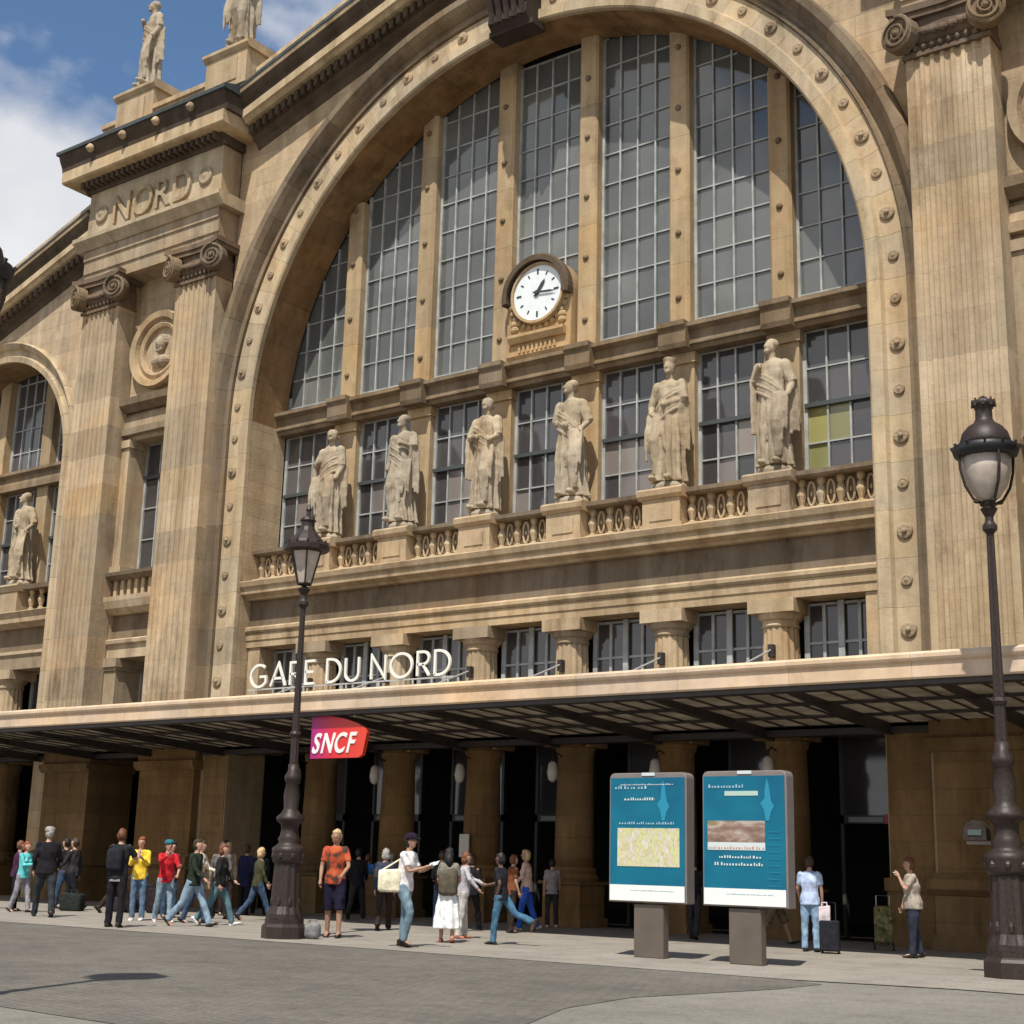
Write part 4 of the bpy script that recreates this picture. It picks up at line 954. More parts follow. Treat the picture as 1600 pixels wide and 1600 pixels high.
# ================================================================== INFORMATION PANELS
def poster_mat(name, kind):
    m, t, b = newmat(name); tcn = t.nodes.new('ShaderNodeTexCoord'); nd, ln = t.nodes, t.links
    if kind == 'blue':
        n = nd.new('ShaderNodeTexNoise'); n.inputs['Scale'].default_value = 1.5; ln.new(tcn.outputs['Object'], n.inputs[0])
        r = rampnode(t, n.outputs[0], [(.35, (.003, .105, .19)), (.65, (.004, .15, .235))])
    elif kind == 'map':
        n = nd.new('ShaderNodeTexVoronoi'); n.inputs['Scale'].default_value = 13; mpn = nd.new('ShaderNodeMapping'); mpn.inputs['Scale'].default_value = (1.6, 1, .8); ln.new(tcn.outputs['Object'], mpn.inputs[0]); ln.new(mpn.outputs[0], n.inputs[0])
        sp = nd.new('ShaderNodeSeparateColor'); ln.new(n.outputs['Color'], sp.inputs[0])
        r = rampnode(t, sp.outputs[0], [(0, (.55, .50, .30)), (.3, (.62, .60, .36)), (.55, (.56, .60, .28)), (.75, (.62, .54, .46)), (1, (.66, .64, .52))])
        v2_ = nd.new('ShaderNodeTexVoronoi'); v2_.feature = 'DISTANCE_TO_EDGE'; v2_.inputs['Scale'].default_value = 13; ln.new(mpn.outputs[0], v2_.inputs[0])
        rr = rampnode(t, v2_.outputs['Distance'], [(0, (.6, .52, .4)), (.04, (1, 1, 1))]); o = mixc(t, 1.0, r.outputs[0], rr.outputs[0], 'MULTIPLY'); ln.new(o, b.inputs['Base Color']); r = None
    else:
        n = nd.new('ShaderNodeTexNoise'); n.inputs['Scale'].default_value = 3.5; n.inputs['Detail'].default_value = 3; mpn = nd.new('ShaderNodeMapping'); mpn.inputs['Scale'].default_value = (.7, 1, 1.6); ln.new(tcn.outputs['Object'], mpn.inputs[0]); ln.new(mpn.outputs[0], n.inputs[0])
        r = rampnode(t, n.outputs[0], [(.3, (.12, .07, .05)), (.45, (.28, .19, .15)), (.55, (.45, .40, .34)), (.7, (.25, .20, .10))])
    if r: ln.new(r.outputs[0], b.inputs['Base Color'])
    b.inputs['Roughness'].default_value = .45; b.inputs['Specular IOR Level'].default_value = .3; return m
PB, PM, PP = poster_mat('blue_poster', 'blue'), poster_mat('street_map_print', 'map'), poster_mat('photo_print', 'photo')
M_LBL = plain('light_blue_print', (.015, .24, .38), .4); M_PALE = plain('pale_print', (.60, .66, .66), .4); M_MID = plain('pale_blue_print', (.30, .48, .58), .4)
def words(p, x0, x1, z, h, mat=M_PALE, y=-.152):
    mb = MB(); x = x0
    while x < x1:
        w = rnd.uniform(.5, 1.0) * h; hh = h * rnd.choice((.62, .65, 1.0)); mb.box(x, min(x + w * .6, x1), y, y + .003, z, z + hh * .8); x += w + (h * .5 if rnd.random() < .18 else h * .12)
    mb.obj('printed_line', mat, p, kind='stuff')
def panel(x, y, label, kind, rz=0, post=.0):
    t = thing('information_panel', label, 'information panel', (x, y, 0), rz, 'blue information panels on metal posts')
    pm_ = MB().box(-.27 + post, .27 + post, -.09, .09, 0, .82).mesh('post', M_POST); bevel(pm_, .012); link('post', pm_, t)
    cm = MB().prof_y([(-.72, .84), (.72, .84)] + [(.72 - .09 + .09 * math.cos(a), 2.79 + .09 * math.sin(a)) for a in (0, .5, 1.0, 1.57)] + [(-.72 + .09 + .09 * math.cos(a), 2.79 + .09 * math.sin(a)) for a in (1.57, 2.1, 2.6, 3.14)], -.13, .13).mesh('case', M_PFR)
    bevel(cm, .015, 2, 50); link('case', cm, t)
    MB().box(-.69, .69, -.142, -.131, .865, 2.80).obj('poster', PB, t)
    MB().box(-.69, .69, -.149, -.143, .865, 1.11).obj('white_band', M_WHITE, t); words(t, -.3, .5, 1.02, .02, M_LBL)
    MB().box(-.10, .14, -.145, -.12, 2.83, 2.88).obj('name_tag', M_PALE, t)
    # fountain shape
    fx = .30 if kind == 1 else .40
    MB().prof_y([(fx - .02, 2.12), (fx + .03, 2.12), (fx + .07, 2.26), (fx + .12, 2.34), (fx + .07, 2.42), (fx + .05, 2.56), (fx + .03, 2.68), (fx + .0, 2.76), (fx - .03, 2.60), (fx - .04, 2.46), (fx - .11, 2.38), (fx - .05, 2.28)][::-1], -.149, -.143).obj('printed_fountain', M_LBL, t)
    words(t, -.60, .0, 2.62, .065, M_MID)
    if kind == 1:
        words(t, -.42, .15, 2.44, .055); words(t, -.52, .5, 2.06, .05, M_MID)
        MB().box(-.55, .60, -.149, -.143, 1.40, 2.00).obj('street_map', PM, t)
        words(t, -.5, .5, 2.68, .03, M_PALE)
    else:
        MB().box(-.32, .25, -.149, -.143, 2.50, 2.57).obj('title_bar', plain('title_green', (.42, .56, .50), .4), t)
        MB().box(-.62, .36, -.149, -.143, 1.80, 2.12).obj('printed_photograph', PP, t)
        MB().box(-.62, .36, -.149, -.143, 1.68, 1.797).obj('caption_strip', M_PALE, t); words(t, -.6, .34, 1.70, .05, plain('salmon_print', (.5, .28, .22), .4), y=-.155)
        words(t, -.42, .3, 1.56, .05); words(t, -.5, .32, 1.45, .06)
        for k in range(9): words(t, .42, .62, 1.95 - .10 * k, .03, M_LBL)
    return t
panel(8.45, -7.37, 'blue information panel with a yellow street map, left of the pair', 1, post=.0)
panel(10.22, -7.45, 'blue information panel with a small photograph, right of the pair', 2, post=-.03)

# ================================================================== PEOPLE
def cloth(name, c, nz=.32, sp=.15): return MATS.get(name) or plain(name, c, .9, 0, sp, nz=nz, ns=9, bump=.7)
SKINS = {'fair': (.46, .27, .19), 'tan': (.36, .20, .13), 'dark': (.12, .065, .045)}
def skinmat(k): return MATS.get('skin_' + k) or plain('skin_' + k, SKINS[k], .55, 0, .35, nz=.08, ns=12)
def hairmat(n, c): return MATS.get('hair_' + n) or plain('hair_' + n, c, .6, 0, .4, nz=.35, ns=30, aniso=(1, 1, .2), bump=.4)
HC = {'black': (.012, .010, .010), 'brown': (.05, .028, .015), 'red': (.22, .06, .02), 'blonde': (.50, .36, .19), 'grey': (.30, .28, .25), 'auburn': (.14, .05, .02)}
M_EYE = plain('eye_dark', (.03, .02, .02), .3); M_LIP = plain('lip', (.30, .10, .08), .5)
PEOPLE = {}
def person(label, x, y, head, h=1.72, legs=((8, 4), (-8, 10)), arms=((-4, 10, 12), (4, 10, 12)), shirt=('s', (.3, .3, .3)), sleeve='short', trs=('t', (.05, .06, .1)), hair='brown', hstyle='short', skin='fair', shoe=(.03, .025, .02), lean=3, bottom='trousers', build=1.0, hat=None, group=None, turn=0, seed=0, female=False, spread=2, fuller=0):
    k = h / 1.75; B = build; T = thing('person', label, 'person', (x, y, 0), math.radians(head - 90), group)
    ln = math.radians(lean)
    def up_(z, x=0, y=0): d = z - .93; return Vector((x, y + d * math.sin(ln), .93 + d * math.cos(ln)))
    L = []
    for s, (hf, kn) in zip((-1, 1), legs):
        a, b = math.radians(hf), math.radians(hf - kn); sp_ = math.radians(spread)
        hp = Vector((s * .09, 0, .92)); kp = hp + .43 * Vector((s * math.sin(sp_), math.sin(a), -math.cos(a))); ak = kp + .42 * Vector((s * math.sin(sp_) * .5, math.sin(b), -math.cos(b)))
        L.append((hp, kp, ak, b))
    A = []
    shw = .168 * (0.9 if female else 1.0) * (.5 + .5 * B)
    for s, (sf, ab, el) in zip((-1, 1), arms):
        a, bq = math.radians(sf + lean), math.radians(ab)
        sh = up_(1.42, s * shw); ep = sh + .29 * Vector((s * math.sin(bq), math.sin(a) * math.cos(bq), -math.cos(a) * math.cos(bq)))
        fa = a + math.radians(el); inw = -s * math.sin(math.radians(min(el, 90))) * .45 + s * math.sin(bq) * .5
        d = Vector((inw, math.sin(fa), -math.cos(fa))).normalized(); wp = ep + .255 * d
        A.append((sh, ep, wp, d, s))
    zmin = min(ak.z - .085 * abs(math.cos(b)) - (.07 * abs(math.sin(b)) if b < 0 else 0) for _, _, ak, b in L)
    off = Vector((0, 0, -zmin)); S3 = Matrix.Scale(k, 4)
    hc = up_(1.635, 0, .012)
    # ---------- body, one surface
    mb = MB()
    def ell(z, rx, ry, n=20, dy=0):
        c = up_(z); return [(rx * math.cos(2 * PI * j / n) + c.x, c.y + dy + ry * math.sin(2 * PI * j / n), c.z) for j in range(n)]
    mb.rings([ell(.88, .145 * B, .10), ell(.98, .15 * B, .10), ell(1.1, .125 * B, .09), ell(1.25, .145 * B, .10), ell(1.38, .165, .10), ell(1.455, .10, .07), ell(1.48, .05, .05)])
    mb.tube([up_(1.43, 0, .0), up_(1.50, 0, .005), up_(1.57, 0, .012)], [.06, .052, .05], 12)
    mb.ball(tuple(hc), (.073, .092, .108), 16, 12); mb.ball((hc.x, hc.y + .035, hc.z - .06), (.052, .05, .052), 12, 8)
    tr = math.radians(turn)
    mb.tube([(hc.x, hc.y + .088, hc.z + .015), (hc.x, hc.y + .108, hc.z - .022)], [.010, .017], 8)
    for s in (-1, 1): mb.ball((hc.x + s * .073, hc.y - .005, hc.z - .01), (.012, .022, .032), 8, 6)
    for hp, kp, ak, b in L:
        mb.tube([hp, hp.lerp(kp, .5), kp, kp.lerp(ak, .35), ak], [.082 * B, .072 * B, .055, .052, .036], 12)
        f = Vector((0, math.cos(b), math.sin(b))); mb.tube([ak + Vector((0, 0, 0)) - f * .04, ak + f * .03 - Vector((0, 0, .045)), ak + f * .14 - Vector((0, 0, .055))], [.038, .040, .026], 10)
    for sh, ep, wp, d, s in A:
        mb.ball(tuple(sh - Vector((s * .01, 0, 0))), .055, 10, 8); mb.tube([sh, ep, ep.lerp(wp, .4), wp], [.048, .037, .036, .025], 10)
        mb.tube([wp, wp + d * .045, wp + d * .085], [.024, .034, .030], 10)
    me = fuse(mb, 'body', [skinmat(skin)], .0145, 1)
    ex = MB()
    for sh, ep, wp, d, s in A:      # five fingers on each hand
        side = d.cross(Vector((0, 0, 1))); side = side.normalized() if side.length > .1 else Vector((1, 0, 0)); nor = side.cross(d).normalized()
        if abs(d.z) > .75: side = Vector((0, 1, 0)); nor = Vector((-s, 0, 0))
        for q in range(4):
            o = side * (.024 - .016 * q); Lf = (.066, .076, .072, .056)[q]; base = wp + d * .075 + o
            m1 = base + d * Lf * .5 + nor * .006; ex.tube([base, m1, m1 + (d * .75 + nor * .66) * Lf * .5], [.0088, .008, .0068], 6)
        tb = wp + d * .035 + side * .028; ex.tube([tb, tb + side * .024 + d * .02, tb + side * .026 + d * .048 + nor * .012], [.011, .010, .008], 6)
    bm = bmesh.new(); bm.from_mesh(me); me2 = ex.mesh('f', skinmat(skin), True); bm.from_mesh(me2); bm.to_mesh(me); bm.free()
    for p in me.polygons: p.use_smooth = True
    objs = []
    objs.append(link('body', me, T))
    fz = MB()
    for s in (-1, 1): fz.ball((hc.x + s * .028, hc.y + .082, hc.z + .012), (.012, .008, .007), 8, 6)
    objs.append(fz.obj('eyes', M_EYE, T, True))
    objs.append(MB().ball((hc.x, hc.y + .083, hc.z - .058), (.022, .010, .007), 8, 6).obj('mouth', M_LIP, T, True))
    # ---------- clothes
    cm = cloth(*shirt); mb = MB()
    hem = .84 if fuller == 0 else .84 - fuller
    w = B * (1.0 + fuller * .3)
    mb.rings([ell(hem, .182 * w, .138 * w), ell(.96, .176 * w, .134 * w), ell(1.10, .148 * w, .112 * w), ell(1.25, .168 * w, .128 * w), ell(1.37, .182, .118), ell(1.44, .14, .092), ell(1.475, .085, .07)])
    if female: mb.ball(tuple(up_(1.26, -.075, .095)), (.07, .055, .065), 10, 8); mb.ball(tuple(up_(1.26, .075, .095)), (.07, .055, .065), 10, 8)
    for sh, ep, wp, d, s in A:
        mb.ball(tuple(sh - Vector((s * .012, 0, .008))), .066, 10, 8)
        if sleeve == 'short': mb.tube([sh, sh.lerp(ep, .40), sh.lerp(ep, .72)], [.060, .057, .056], 12)
        elif sleeve == 'long': mb.tube([sh, ep, ep.lerp(wp, .5), ep.lerp(wp, .95)], [.060, .050, .045, .036], 12)
    def wr(amp, sc, sd=seed):
        return lambda co, n: co + n * amp * noise.noise(Vector((co.x * sc, co.y * sc, co.z * sc * .6 + sd * 7.3)))
    objs.append(link('shirt' if sleeve != 'jacket' else 'jacket', fuse(mb, 'shirt', cm, .017, 1, wr(.016, 12)), T))
    tm = cloth(*trs); mb = MB()
    if bottom == 'trousers':
        mb.rings([ell(.82, .145 * B, .11 * B), ell(.90, .155 * B, .115 * B), ell(.98, .145 * B, .104 * B), ell(1.02, .135 * B, .10 * B)])
        for hp, kp, ak, b in L: mb.tube([hp + Vector((0, 0, .02)), hp.lerp(kp, .5), kp, kp.lerp(ak, .5), ak + Vector((0, 0, -.035)) * abs(math.cos(b))], [.10 * B, .088 * B, .070, .066, .064], 14)
    elif bottom == 'shorts':
        mb.rings([ell(.82, .15 * B, .115), ell(.90, .165 * B, .12), ell(1.02, .148 * B, .108)])
        for hp, kp, ak, b in L: mb.tube([hp + Vector((0, 0, .02)), hp.lerp(kp, .5), kp.lerp(ak, .15)], [.10, .095, .092], 14)
    else:
        rs = []
        cx_ = (L[0][1] + L[1][1]) / 2
        for z, rr in ((.24, .27), (.5, .24), (.75, .20), (.9, .165), (1.02, .14)):
            t_ = (1.02 - z) / .78; rs.append([(rr * (1 + .09 * math.sin(9 * 2 * PI * j / 48 + seed)) * math.cos(2 * PI * j / 48), cx_.y * t_ + rr * .85 * (1 + .09 * math.sin(9 * 2 * PI * j / 48 + seed)) * math.sin(2 * PI * j / 48), z) for j in range(48)])
        mb.rings(rs)
    objs.append(link({'trousers': 'trousers', 'shorts': 'shorts'}.get(bottom, 'skirt'), fuse(mb, 'trousers', tm, .017, 1, wr(.014, 13, seed + 3)), T))
    for hp, kp, ak, b in L:
        f = Vector((0, math.cos(b), math.sin(b))); u = Vector((0, -math.sin(b), math.cos(b))); mb = MB(); rs = []
        for t_, wd, hh in ((-.085, .030, .05), (-.06, .042, .075), (0, .043, .085), (.07, .047, .065), (.13, .048, .045), (.17, .034, .03), (.185, .012, .018)):
            c = ak + f * t_ - u * .088; rs.append([tuple(c + Vector((wd * math.cos(a), 0, 0)) + u * (hh * .5 + hh * .5 * math.sin(a))) for a in [2 * PI * j / 10 for j in range(10)]])
        objs.append(mb.rings(rs).obj('shoe', cloth('shoe_%.2f' % shoe[0], shoe), T, True))
    # ---------- hair
    hm = hairmat(hair, HC[hair]); mb = MB(); n = 20; rs = []
    for i in range(13):
        a = PI * .02 + PI * .78 * i / 12; ring = []
        for j in range(n):
            t_ = 2 * PI * j / n; fy = math.sin(t_); rr = 1.12
            zz = math.cos(a)
            if fy > .25 and zz < .45: rr = .80
            px, py, pz = .078 * rr * math.sin(a) * math.cos(t_), .096 * rr * math.sin(a) * fy - .008, .112 * 1.10 * zz
            ring.append((hc.x + px, hc.y + py, hc.z + pz + .006 + .004 * math.sin(7 * t_)))
        rs.append(ring)
    if hstyle != 'bald': mb.rings(rs)
    if hstyle == 'long': mb.tube([(hc.x, hc.y - .05, hc.z + .02), (hc.x, hc.y - .085, hc.z - .12), (hc.x, hc.y - .09, hc.z - .26)], [.075, .085, .04], 12)
    if hstyle == 'bob': mb.ball((hc.x, hc.y - .035, hc.z - .05), (.092, .075, .09), 12, 8)
    if hstyle == 'bun': mb.ball((hc.x, hc.y - .11, hc.z + .03), .042, 10, 8)
    if hstyle != 'bald':
        for i_, q in enumerate(mb.v):
            q = Vector(q); dd = (q - hc).normalized(); q += dd * .022 * noise.noise(q * 26 + Vector((seed, 0, 0))); mb.v[i_] = tuple(q)
        objs.append(mb.obj('hair', hm, T, True))
    if hat:
        q = MB().lathe([(.100, .03), (.104, .06), (.09, .115), (.05, .135), (.0, .138)], tuple(hc), 18)
        if hat[2]: q.ball((hc.x, hc.y + .12, hc.z + .045), (.07, .07, .012), 12, 6)
        objs.append(q.obj('hat', cloth(hat[0], hat[1]), T, True))
    for o in objs: o.location = off * k; o.scale = (k, k, k)
    rot = Matrix.Rotation(math.radians(head - 90), 3, 'Z')
    def wp(p): return rot @ ((Vector(p) + off) * k) + Vector((x, y, 0))
    return {'root': T, 'hand': [wp(a[2] + a[3] * .09) for a in A], 'sh': [wp(a[0]) for a in A], 'back': wp(up_(1.2, 0, -.13)), 'rz': math.radians(head - 90), 'k': k}
def softbox(name, label, cat, loc, dims, mat, rz=0, bev=.05, handle=None, strap=None, group=None, hmat=None):
    t = thing(name, label, cat, loc, rz, group); w, d, hh = dims
    me = MB().box(-w / 2, w / 2, -d / 2, d / 2, 0, hh).mesh('bag_body', mat)
    bevel(me, bev, 3, 30)
    for v in me.vertices: v.co.z *= 1 + .04 * math.sin(v.co.x * 17); v.co.y *= 1 - .25 * (v.co.z / hh) * (abs(v.co.x) / w)
    for p in me.polygons: p.use_smooth = True
    link('bag_body', me, t)
    if handle:
        for s in (-1, 1): MB().tube([(-w * .25, s * d * .2, hh * .96), (-w * .2, s * d * .1, hh + handle), (w * .2, s * d * .1, hh + handle), (w * .25, s * d * .2, hh * .96)], .012, 6).obj('handle', hmat or mat, t)
    if strap:
        inv = Matrix.Rotation(-rz, 3, 'Z'); p = [inv @ (Vector(q) - Vector(loc)) for q in strap]
        MB().tube([(-w * .35, 0, hh * .95)] + [tuple(q) for q in p] + [(w * .35, 0, hh * .95)], .014, 6).obj('strap', hmat or mat, t)
    return t
JEANS = ('denim_mid', (.10, .16, .24)); JDARK = ('denim_dark', (.045, .075, .13)); JLIGHT = ('denim_pale', (.22, .31, .40)); BLK = ('black_cloth', (.014, .013, .016)); CHAR = ('charcoal_cloth', (.035, .032, .034)); BRN = ('dark_brown_cloth', (.035, .022, .018))
W1 = ((24, 6), (-20, 22)); W2 = ((-18, 24), (24, 4)); ST = ((3, 2), (-2, 2)); WS = ((13, 5), (-11, 12))
a_ = person('woman in a turquoise top and pale grey trousers with red hair, at far left', -9.05, -6.55, 10, 1.60, WS, ((20, 5, 60), (25, 5, 70)), ('turquoise_knit', (.12, .52, .53)), 'long', ('pale_grey_cloth', (.26, .25, .28)), 'red', 'bob', female=True, seed=1)
person('person in dark purple clothes cut by the left picture edge', -9.60, -6.35, 60, 1.60, ST, shirt=('plum_cloth', (.06, .02, .05)), sleeve='long', trs=BLK, hair='auburn', seed=2)
b_ = person('broad man in black jacket and grey flat cap striding with legs apart', -6.85, -7.55, 150, 1.93, ((18, 4), (-16, 8)), ((-8, 14, 25), (10, 14, 30)), BLK, 'long', ('blackish_jeans', (.03, .035, .04)), 'grey', hat=('grey_cap', (.26, .25, .24), 0), build=1.15, seed=3, spread=4)
person('person in dark clothes walking behind the black jacketed man', -9.6, -4.7, 200, 1.78, W2, ((20, 8, 40), (-18, 8, 20)), CHAR, 'long', BLK, 'brown', seed=4)
c_ = person('man in black top over a white hem and black trousers, one arm lifted', -2.62, -9.02, 118, 1.84, ((4, 3), (-5, 4)), ((40, 15, 110), (30, 22, 85)), ('black_knit', (.018, .022, .022)), 'short', BLK, 'auburn', 'short', seed=5, build=1.02, spread=4)
MBs = MB()
MB().rings([[(.172 * math.cos(a), .132 * math.sin(a), z) for a in [2 * PI * j / 24 for j in range(24)]] for z in (.86, .95)]).obj('shirt_hem', M_WHITE, c_['root'], True)
sh = person('woman in a bright yellow top with folded arms, jeans and white trainers', -4.75, -6.70, -50, 1.73, ST, ((24, 8, 92), (24, 8, 92)), ('yellow_cotton', (.78, .53, .05)), 'long', JEANS, 'red', 'bob', shoe=(.75, .75, .72), female=True, seed=6)
person('person in a red jacket with teal knitted hat and pale jeans', -3.85, -6.75, -20, 1.68, ((10, 6), (-10, 10)), ((30, 10, 60), (60, 15, 60)), ('red_nylon', (.50, .02, .03)), 'long', ('denim_washed', (.20, .28, .33)), 'brown', hat=('teal_knit_hat', (.03, .14, .18), 0), shoe=(.6, .6, .58), seed=7)
person('person in a cream sweater partly behind the red jacket', -3.3, -6.35, 20, 1.70, WS, ((18, 8, 60), (-8, 8, 20)), ('cream_knit', (.62, .55, .45)), 'long', JDARK, 'brown', 'long', female=True, seed=8)
person('man in dark green jacket and pale jeans striding to the right', -2.25, -7.40, 20, 1.78, ((26, 4), (-22, 20)), ((-24, 6, 18), (20, 6, 24)), ('bottle_green_cloth', (.022, .032, .022)), 'long', JLIGHT, 'brown', seed=9)
person('woman in black with a white collar and faded jeans, one light shoe forward', -2.35, -6.60, 35, 1.68, W1, ((12, 8, 34), (-10, 8, 18)), ('black_wool', (.02, .02, .02)), 'long', ('denim_teal', (.09, .17, .20)), 'auburn', 'bob', shoe=(.62, .64, .66), female=True, seed=10)
person('person in a beige jacket standing in the canopy shade', -6.1, -2.9, -40, 1.70, ST, shirt=('beige_canvas', (.30, .22, .15)), sleeve='long', trs=BRN, hair='blonde', hstyle='bob', female=True, seed=11)
person('person in a navy coat standing in the canopy shade', -6.05, -2.35, 100, 1.65, ST, shirt=('navy_cloth', (.02, .022, .06)), sleeve='long', trs=BLK, seed=12, fuller=.15)
person('person with a yellow-green scarf next to the left lamp', -6.3, -1.6, 150, 1.62, WS, shirt=('slate_cloth', (.05, .055, .07)), sleeve='long', trs=BLK, hair='black', seed=13)
pm_, pt_, pb_ = newmat('orange_red_print'); pg_ = pt_.nodes.new('ShaderNodeTexCoord'); pn_ = pt_.nodes.new('ShaderNodeTexNoise'); pn_.inputs['Scale'].default_value = 5.5; pt_.links.new(pg_.outputs['Object'], pn_.inputs[0])
pt_.links.new(rampnode(pt_, pn_.outputs[0], [(.42, (.06, .035, .02)), (.47, (.40, .05, .02)), (.6, (.48, .10, .03))]).outputs[0], pb_.inputs['Base Color']); pb_.inputs['Roughness'].default_value = .9
k_ = person('tall blond man in an orange-red patterned shirt and dark long shorts', 1.95, -7.75, -60, 1.90, ((6, 4), (-3, 4)), ((10, 14, 45), (4, 12, 20)), ('orange_red_print', (.50, .07, .025)), 'short', ('dark_navy_cloth', (.015, .012, .03)), 'blonde', skin='tan', bottom='shorts', seed=14)
person('small person in a magenta shirt inside the entrance shade', -7.6, 2.9, 100, 1.50, ST, shirt=('magenta_cotton', (.40, .03, .12)), sleeve='short', trs=('dark_green_cloth', (.02, .05, .03)), hair='brown', seed=15)
person('man in a bright blue shirt walking into the entrance', -4.75, .65, 115, 1.52, WS, shirt=('bright_blue_cotton', (.05, .22, .62)), sleeve='short', trs=('navy_jeans', (.02, .05, .16)), hair='auburn', hstyle='short', skin='tan', seed=16)
person('grey haired woman in dark clothes behind the white shirted man', .55, -4.75, 130, 1.67, W2, shirt=('dark_blue_cloth', (.04, .05, .08)), sleeve='long', trs=BRN, hair='grey', hstyle='bob', female=True, seed=17)
o_ = person('man in a white shirt and dark cap looking down at what he holds, faded jeans', 4.52, -8.82, 12, 1.82, ((-3, 2), (24, 38)), ((18, 6, 84), (20, 6, 80)), ('white_cotton', (.75, .72, .72)), 'short', ('denim_grey_blue', (.16, .23, .28)), 'black', hat=('black_cap', (.02, .012, .025), 1), skin='tan', seed=18, lean=6)
p_ = person('woman in white skirt with dark hair and an olive backpack, seen from behind', 4.05, -7.05, 125, 1.62, ((3, 2), (-5, 8)), ((10, 10, 40), (8, 12, 60)), ('grey_green_cotton', (.20, .19, .15)), 'short', ('white_skirt_cotton', (.80, .80, .80)), 'black', 'long', skin='tan', bottom='skirt', shoe=(.28, .08, .06), female=True, seed=19)
person('person in a pale grey top and light trousers reaching out an arm', 3.38, -5.75, 40, 1.56, ((5, 2), (-4, 4)), ((35, 12, 30), (20, 30, 20)), ('pale_grey_cotton', (.42, .40, .42)), 'long', ('light_trousers', (.48, .45, .41)), 'auburn', 'bob', skin='tan', shoe=(.35, .14, .10), female=True, seed=20)
r_ = person('young person in black top and blue jeans striding with the rear leg lifted', 4.98, -6.70, 190, 1.56, ((10, 6), (-38, 34)), ((-22, 10, 40), (26, 10, 50)), ('black_jersey', (.02, .02, .024)), 'short', ('denim_blue', (.06, .14, .22)), 'black', skin='dark', seed=21)
s_ = person('blonde woman in a pale pink jacket, dark vest and bright blue trousers', 2.0, -1.75, -150, 1.68, WS, ((14, 12, 34), (-10, 12, 18)), ('pale_pink_cotton', (.62, .44, .36)), 'long', ('cobalt_trousers', (.035, .11, .48)), 'blonde', 'bob', skin='tan', shoe=(.45, .40, .38), female=True, seed=22)
person('woman in a grey top and black trousers standing by the column', 1.45, .0, 130, 1.49, ST, shirt=('mid_grey_cotton', (.30, .26, .26)), sleeve='short', trs=CHAR, hair='black', hstyle='short', shoe=(.45, .42, .30), female=True, seed=23)
u_ = person('man in a pale blue shirt and pale jeans seen from behind right of the panels', 9.25, -3.18, 112, 1.63, ((2, 2), (-3, 3)), ((10, 12, 30), (2, 9, 8)), ('pale_blue_shirt', (.44, .54, .74)), 'short', ('denim_sky', (.24, .36, .50)), 'brown', 'short', seed=24, build=1.05)
v_ = person('man in a beige short sleeved shirt and dark jeans smoking beside the pier', 11.15, -3.17, 215, 1.64, ((6, 3), (-7, 6)), ((30, 4, 128), (2, 8, 14)), ('beige_cotton', (.36, .31, .26)), 'short', ('indigo_jeans', (.03, .035, .055)), 'auburn', 'short', skin='fair', seed=25, build=1.28, spread=3)
person('person half hidden behind the right information panel, one bare leg showing', 7.70, -1.40, 30, 1.65, W1, shirt=('brown_cotton', (.12, .06, .04)), sleeve='short', trs=('khaki_shorts', (.14, .10, .06)), hair='brown', bottom='shorts', skin='tan', seed=26)
crowd = [(-11.2, -6.1, 30, 1.62, ('slate_blue_cloth', (.06, .08, .13)), BLK, 'brown', 'short', 'person in slate blue at the far left, mostly behind the turquoise woman'),
 (-10.6, -4.2, 200, 1.72, ('charcoal_cloth', (.035, .032, .034)), JDARK, 'black', 'short', 'person in charcoal near the luggage pile, back turned'),
 (-7.9, -4.7, 80, 1.70, ('black_cloth', (.014, .013, .016)), BRN, 'brown', 'bob', 'person in black between the luggage pile and the man with the backpack'),
 (-5.6, -5.1, -30, 1.66, ('maroon_cloth', (.10, .02, .025)), JDARK, 'black', 'long', 'woman in maroon behind the yellow top'),
 (-4.7, -4.4, 150, 1.70, ('grey_cloth', (.14, .13, .13)), BLK, 'brown', 'short', 'person in grey standing behind the red jacket'),
 (-3.7, -4.2, 60, 1.64, ('olive_cloth', (.06, .06, .03)), JDARK, 'blonde', 'bob', 'woman in olive in the shade behind the striding pair'),
 (-6.9, -2.2, 200, 1.74, ('dark_brown_cloth', (.035, .022, .018)), BLK, 'black', 'short', 'person in dark brown under the canopy by the pier edge'),
 (-5.3, -1.6, -60, 1.60, ('wine_cloth', (.12, .03, .04)), JDARK, 'auburn', 'bob', 'woman in wine red deep in the canopy shade left of the lamp'),
 (-3.4, -1.2, 120, 1.70, ('black_cloth', (.014, .013, .016)), CHAR, 'black', 'short', 'person in black just left of the lamp base in the shade'),
 (-3.9, .6, 100, 1.55, ('grey_cloth', (.14, .13, .13)), BLK, 'grey', 'short', 'small grey clothed person behind the man in bright blue'),
 (.0, -2.2, 140, 1.62, ('charcoal_cloth', (.035, .032, .034)), JDARK, 'brown', 'short', 'person in charcoal behind the man in the white shirt'),
 (1.6, -3.2, 110, 1.60, ('black_cloth', (.014, .013, .016)), BLK, 'brown', 'bob', 'woman in black behind the woman with the olive backpack'),
 (2.5, -3.0, 60, 1.55, ('rust_cloth', (.20, .07, .03)), BRN, 'auburn', 'short', 'person in rust brown behind the pale grey top'),
 (5.9, -1.4, 100, 1.60, ('black_cloth', (.014, .013, .016)), CHAR, 'black', 'short', 'dark figure in the entrance between the two panels')]
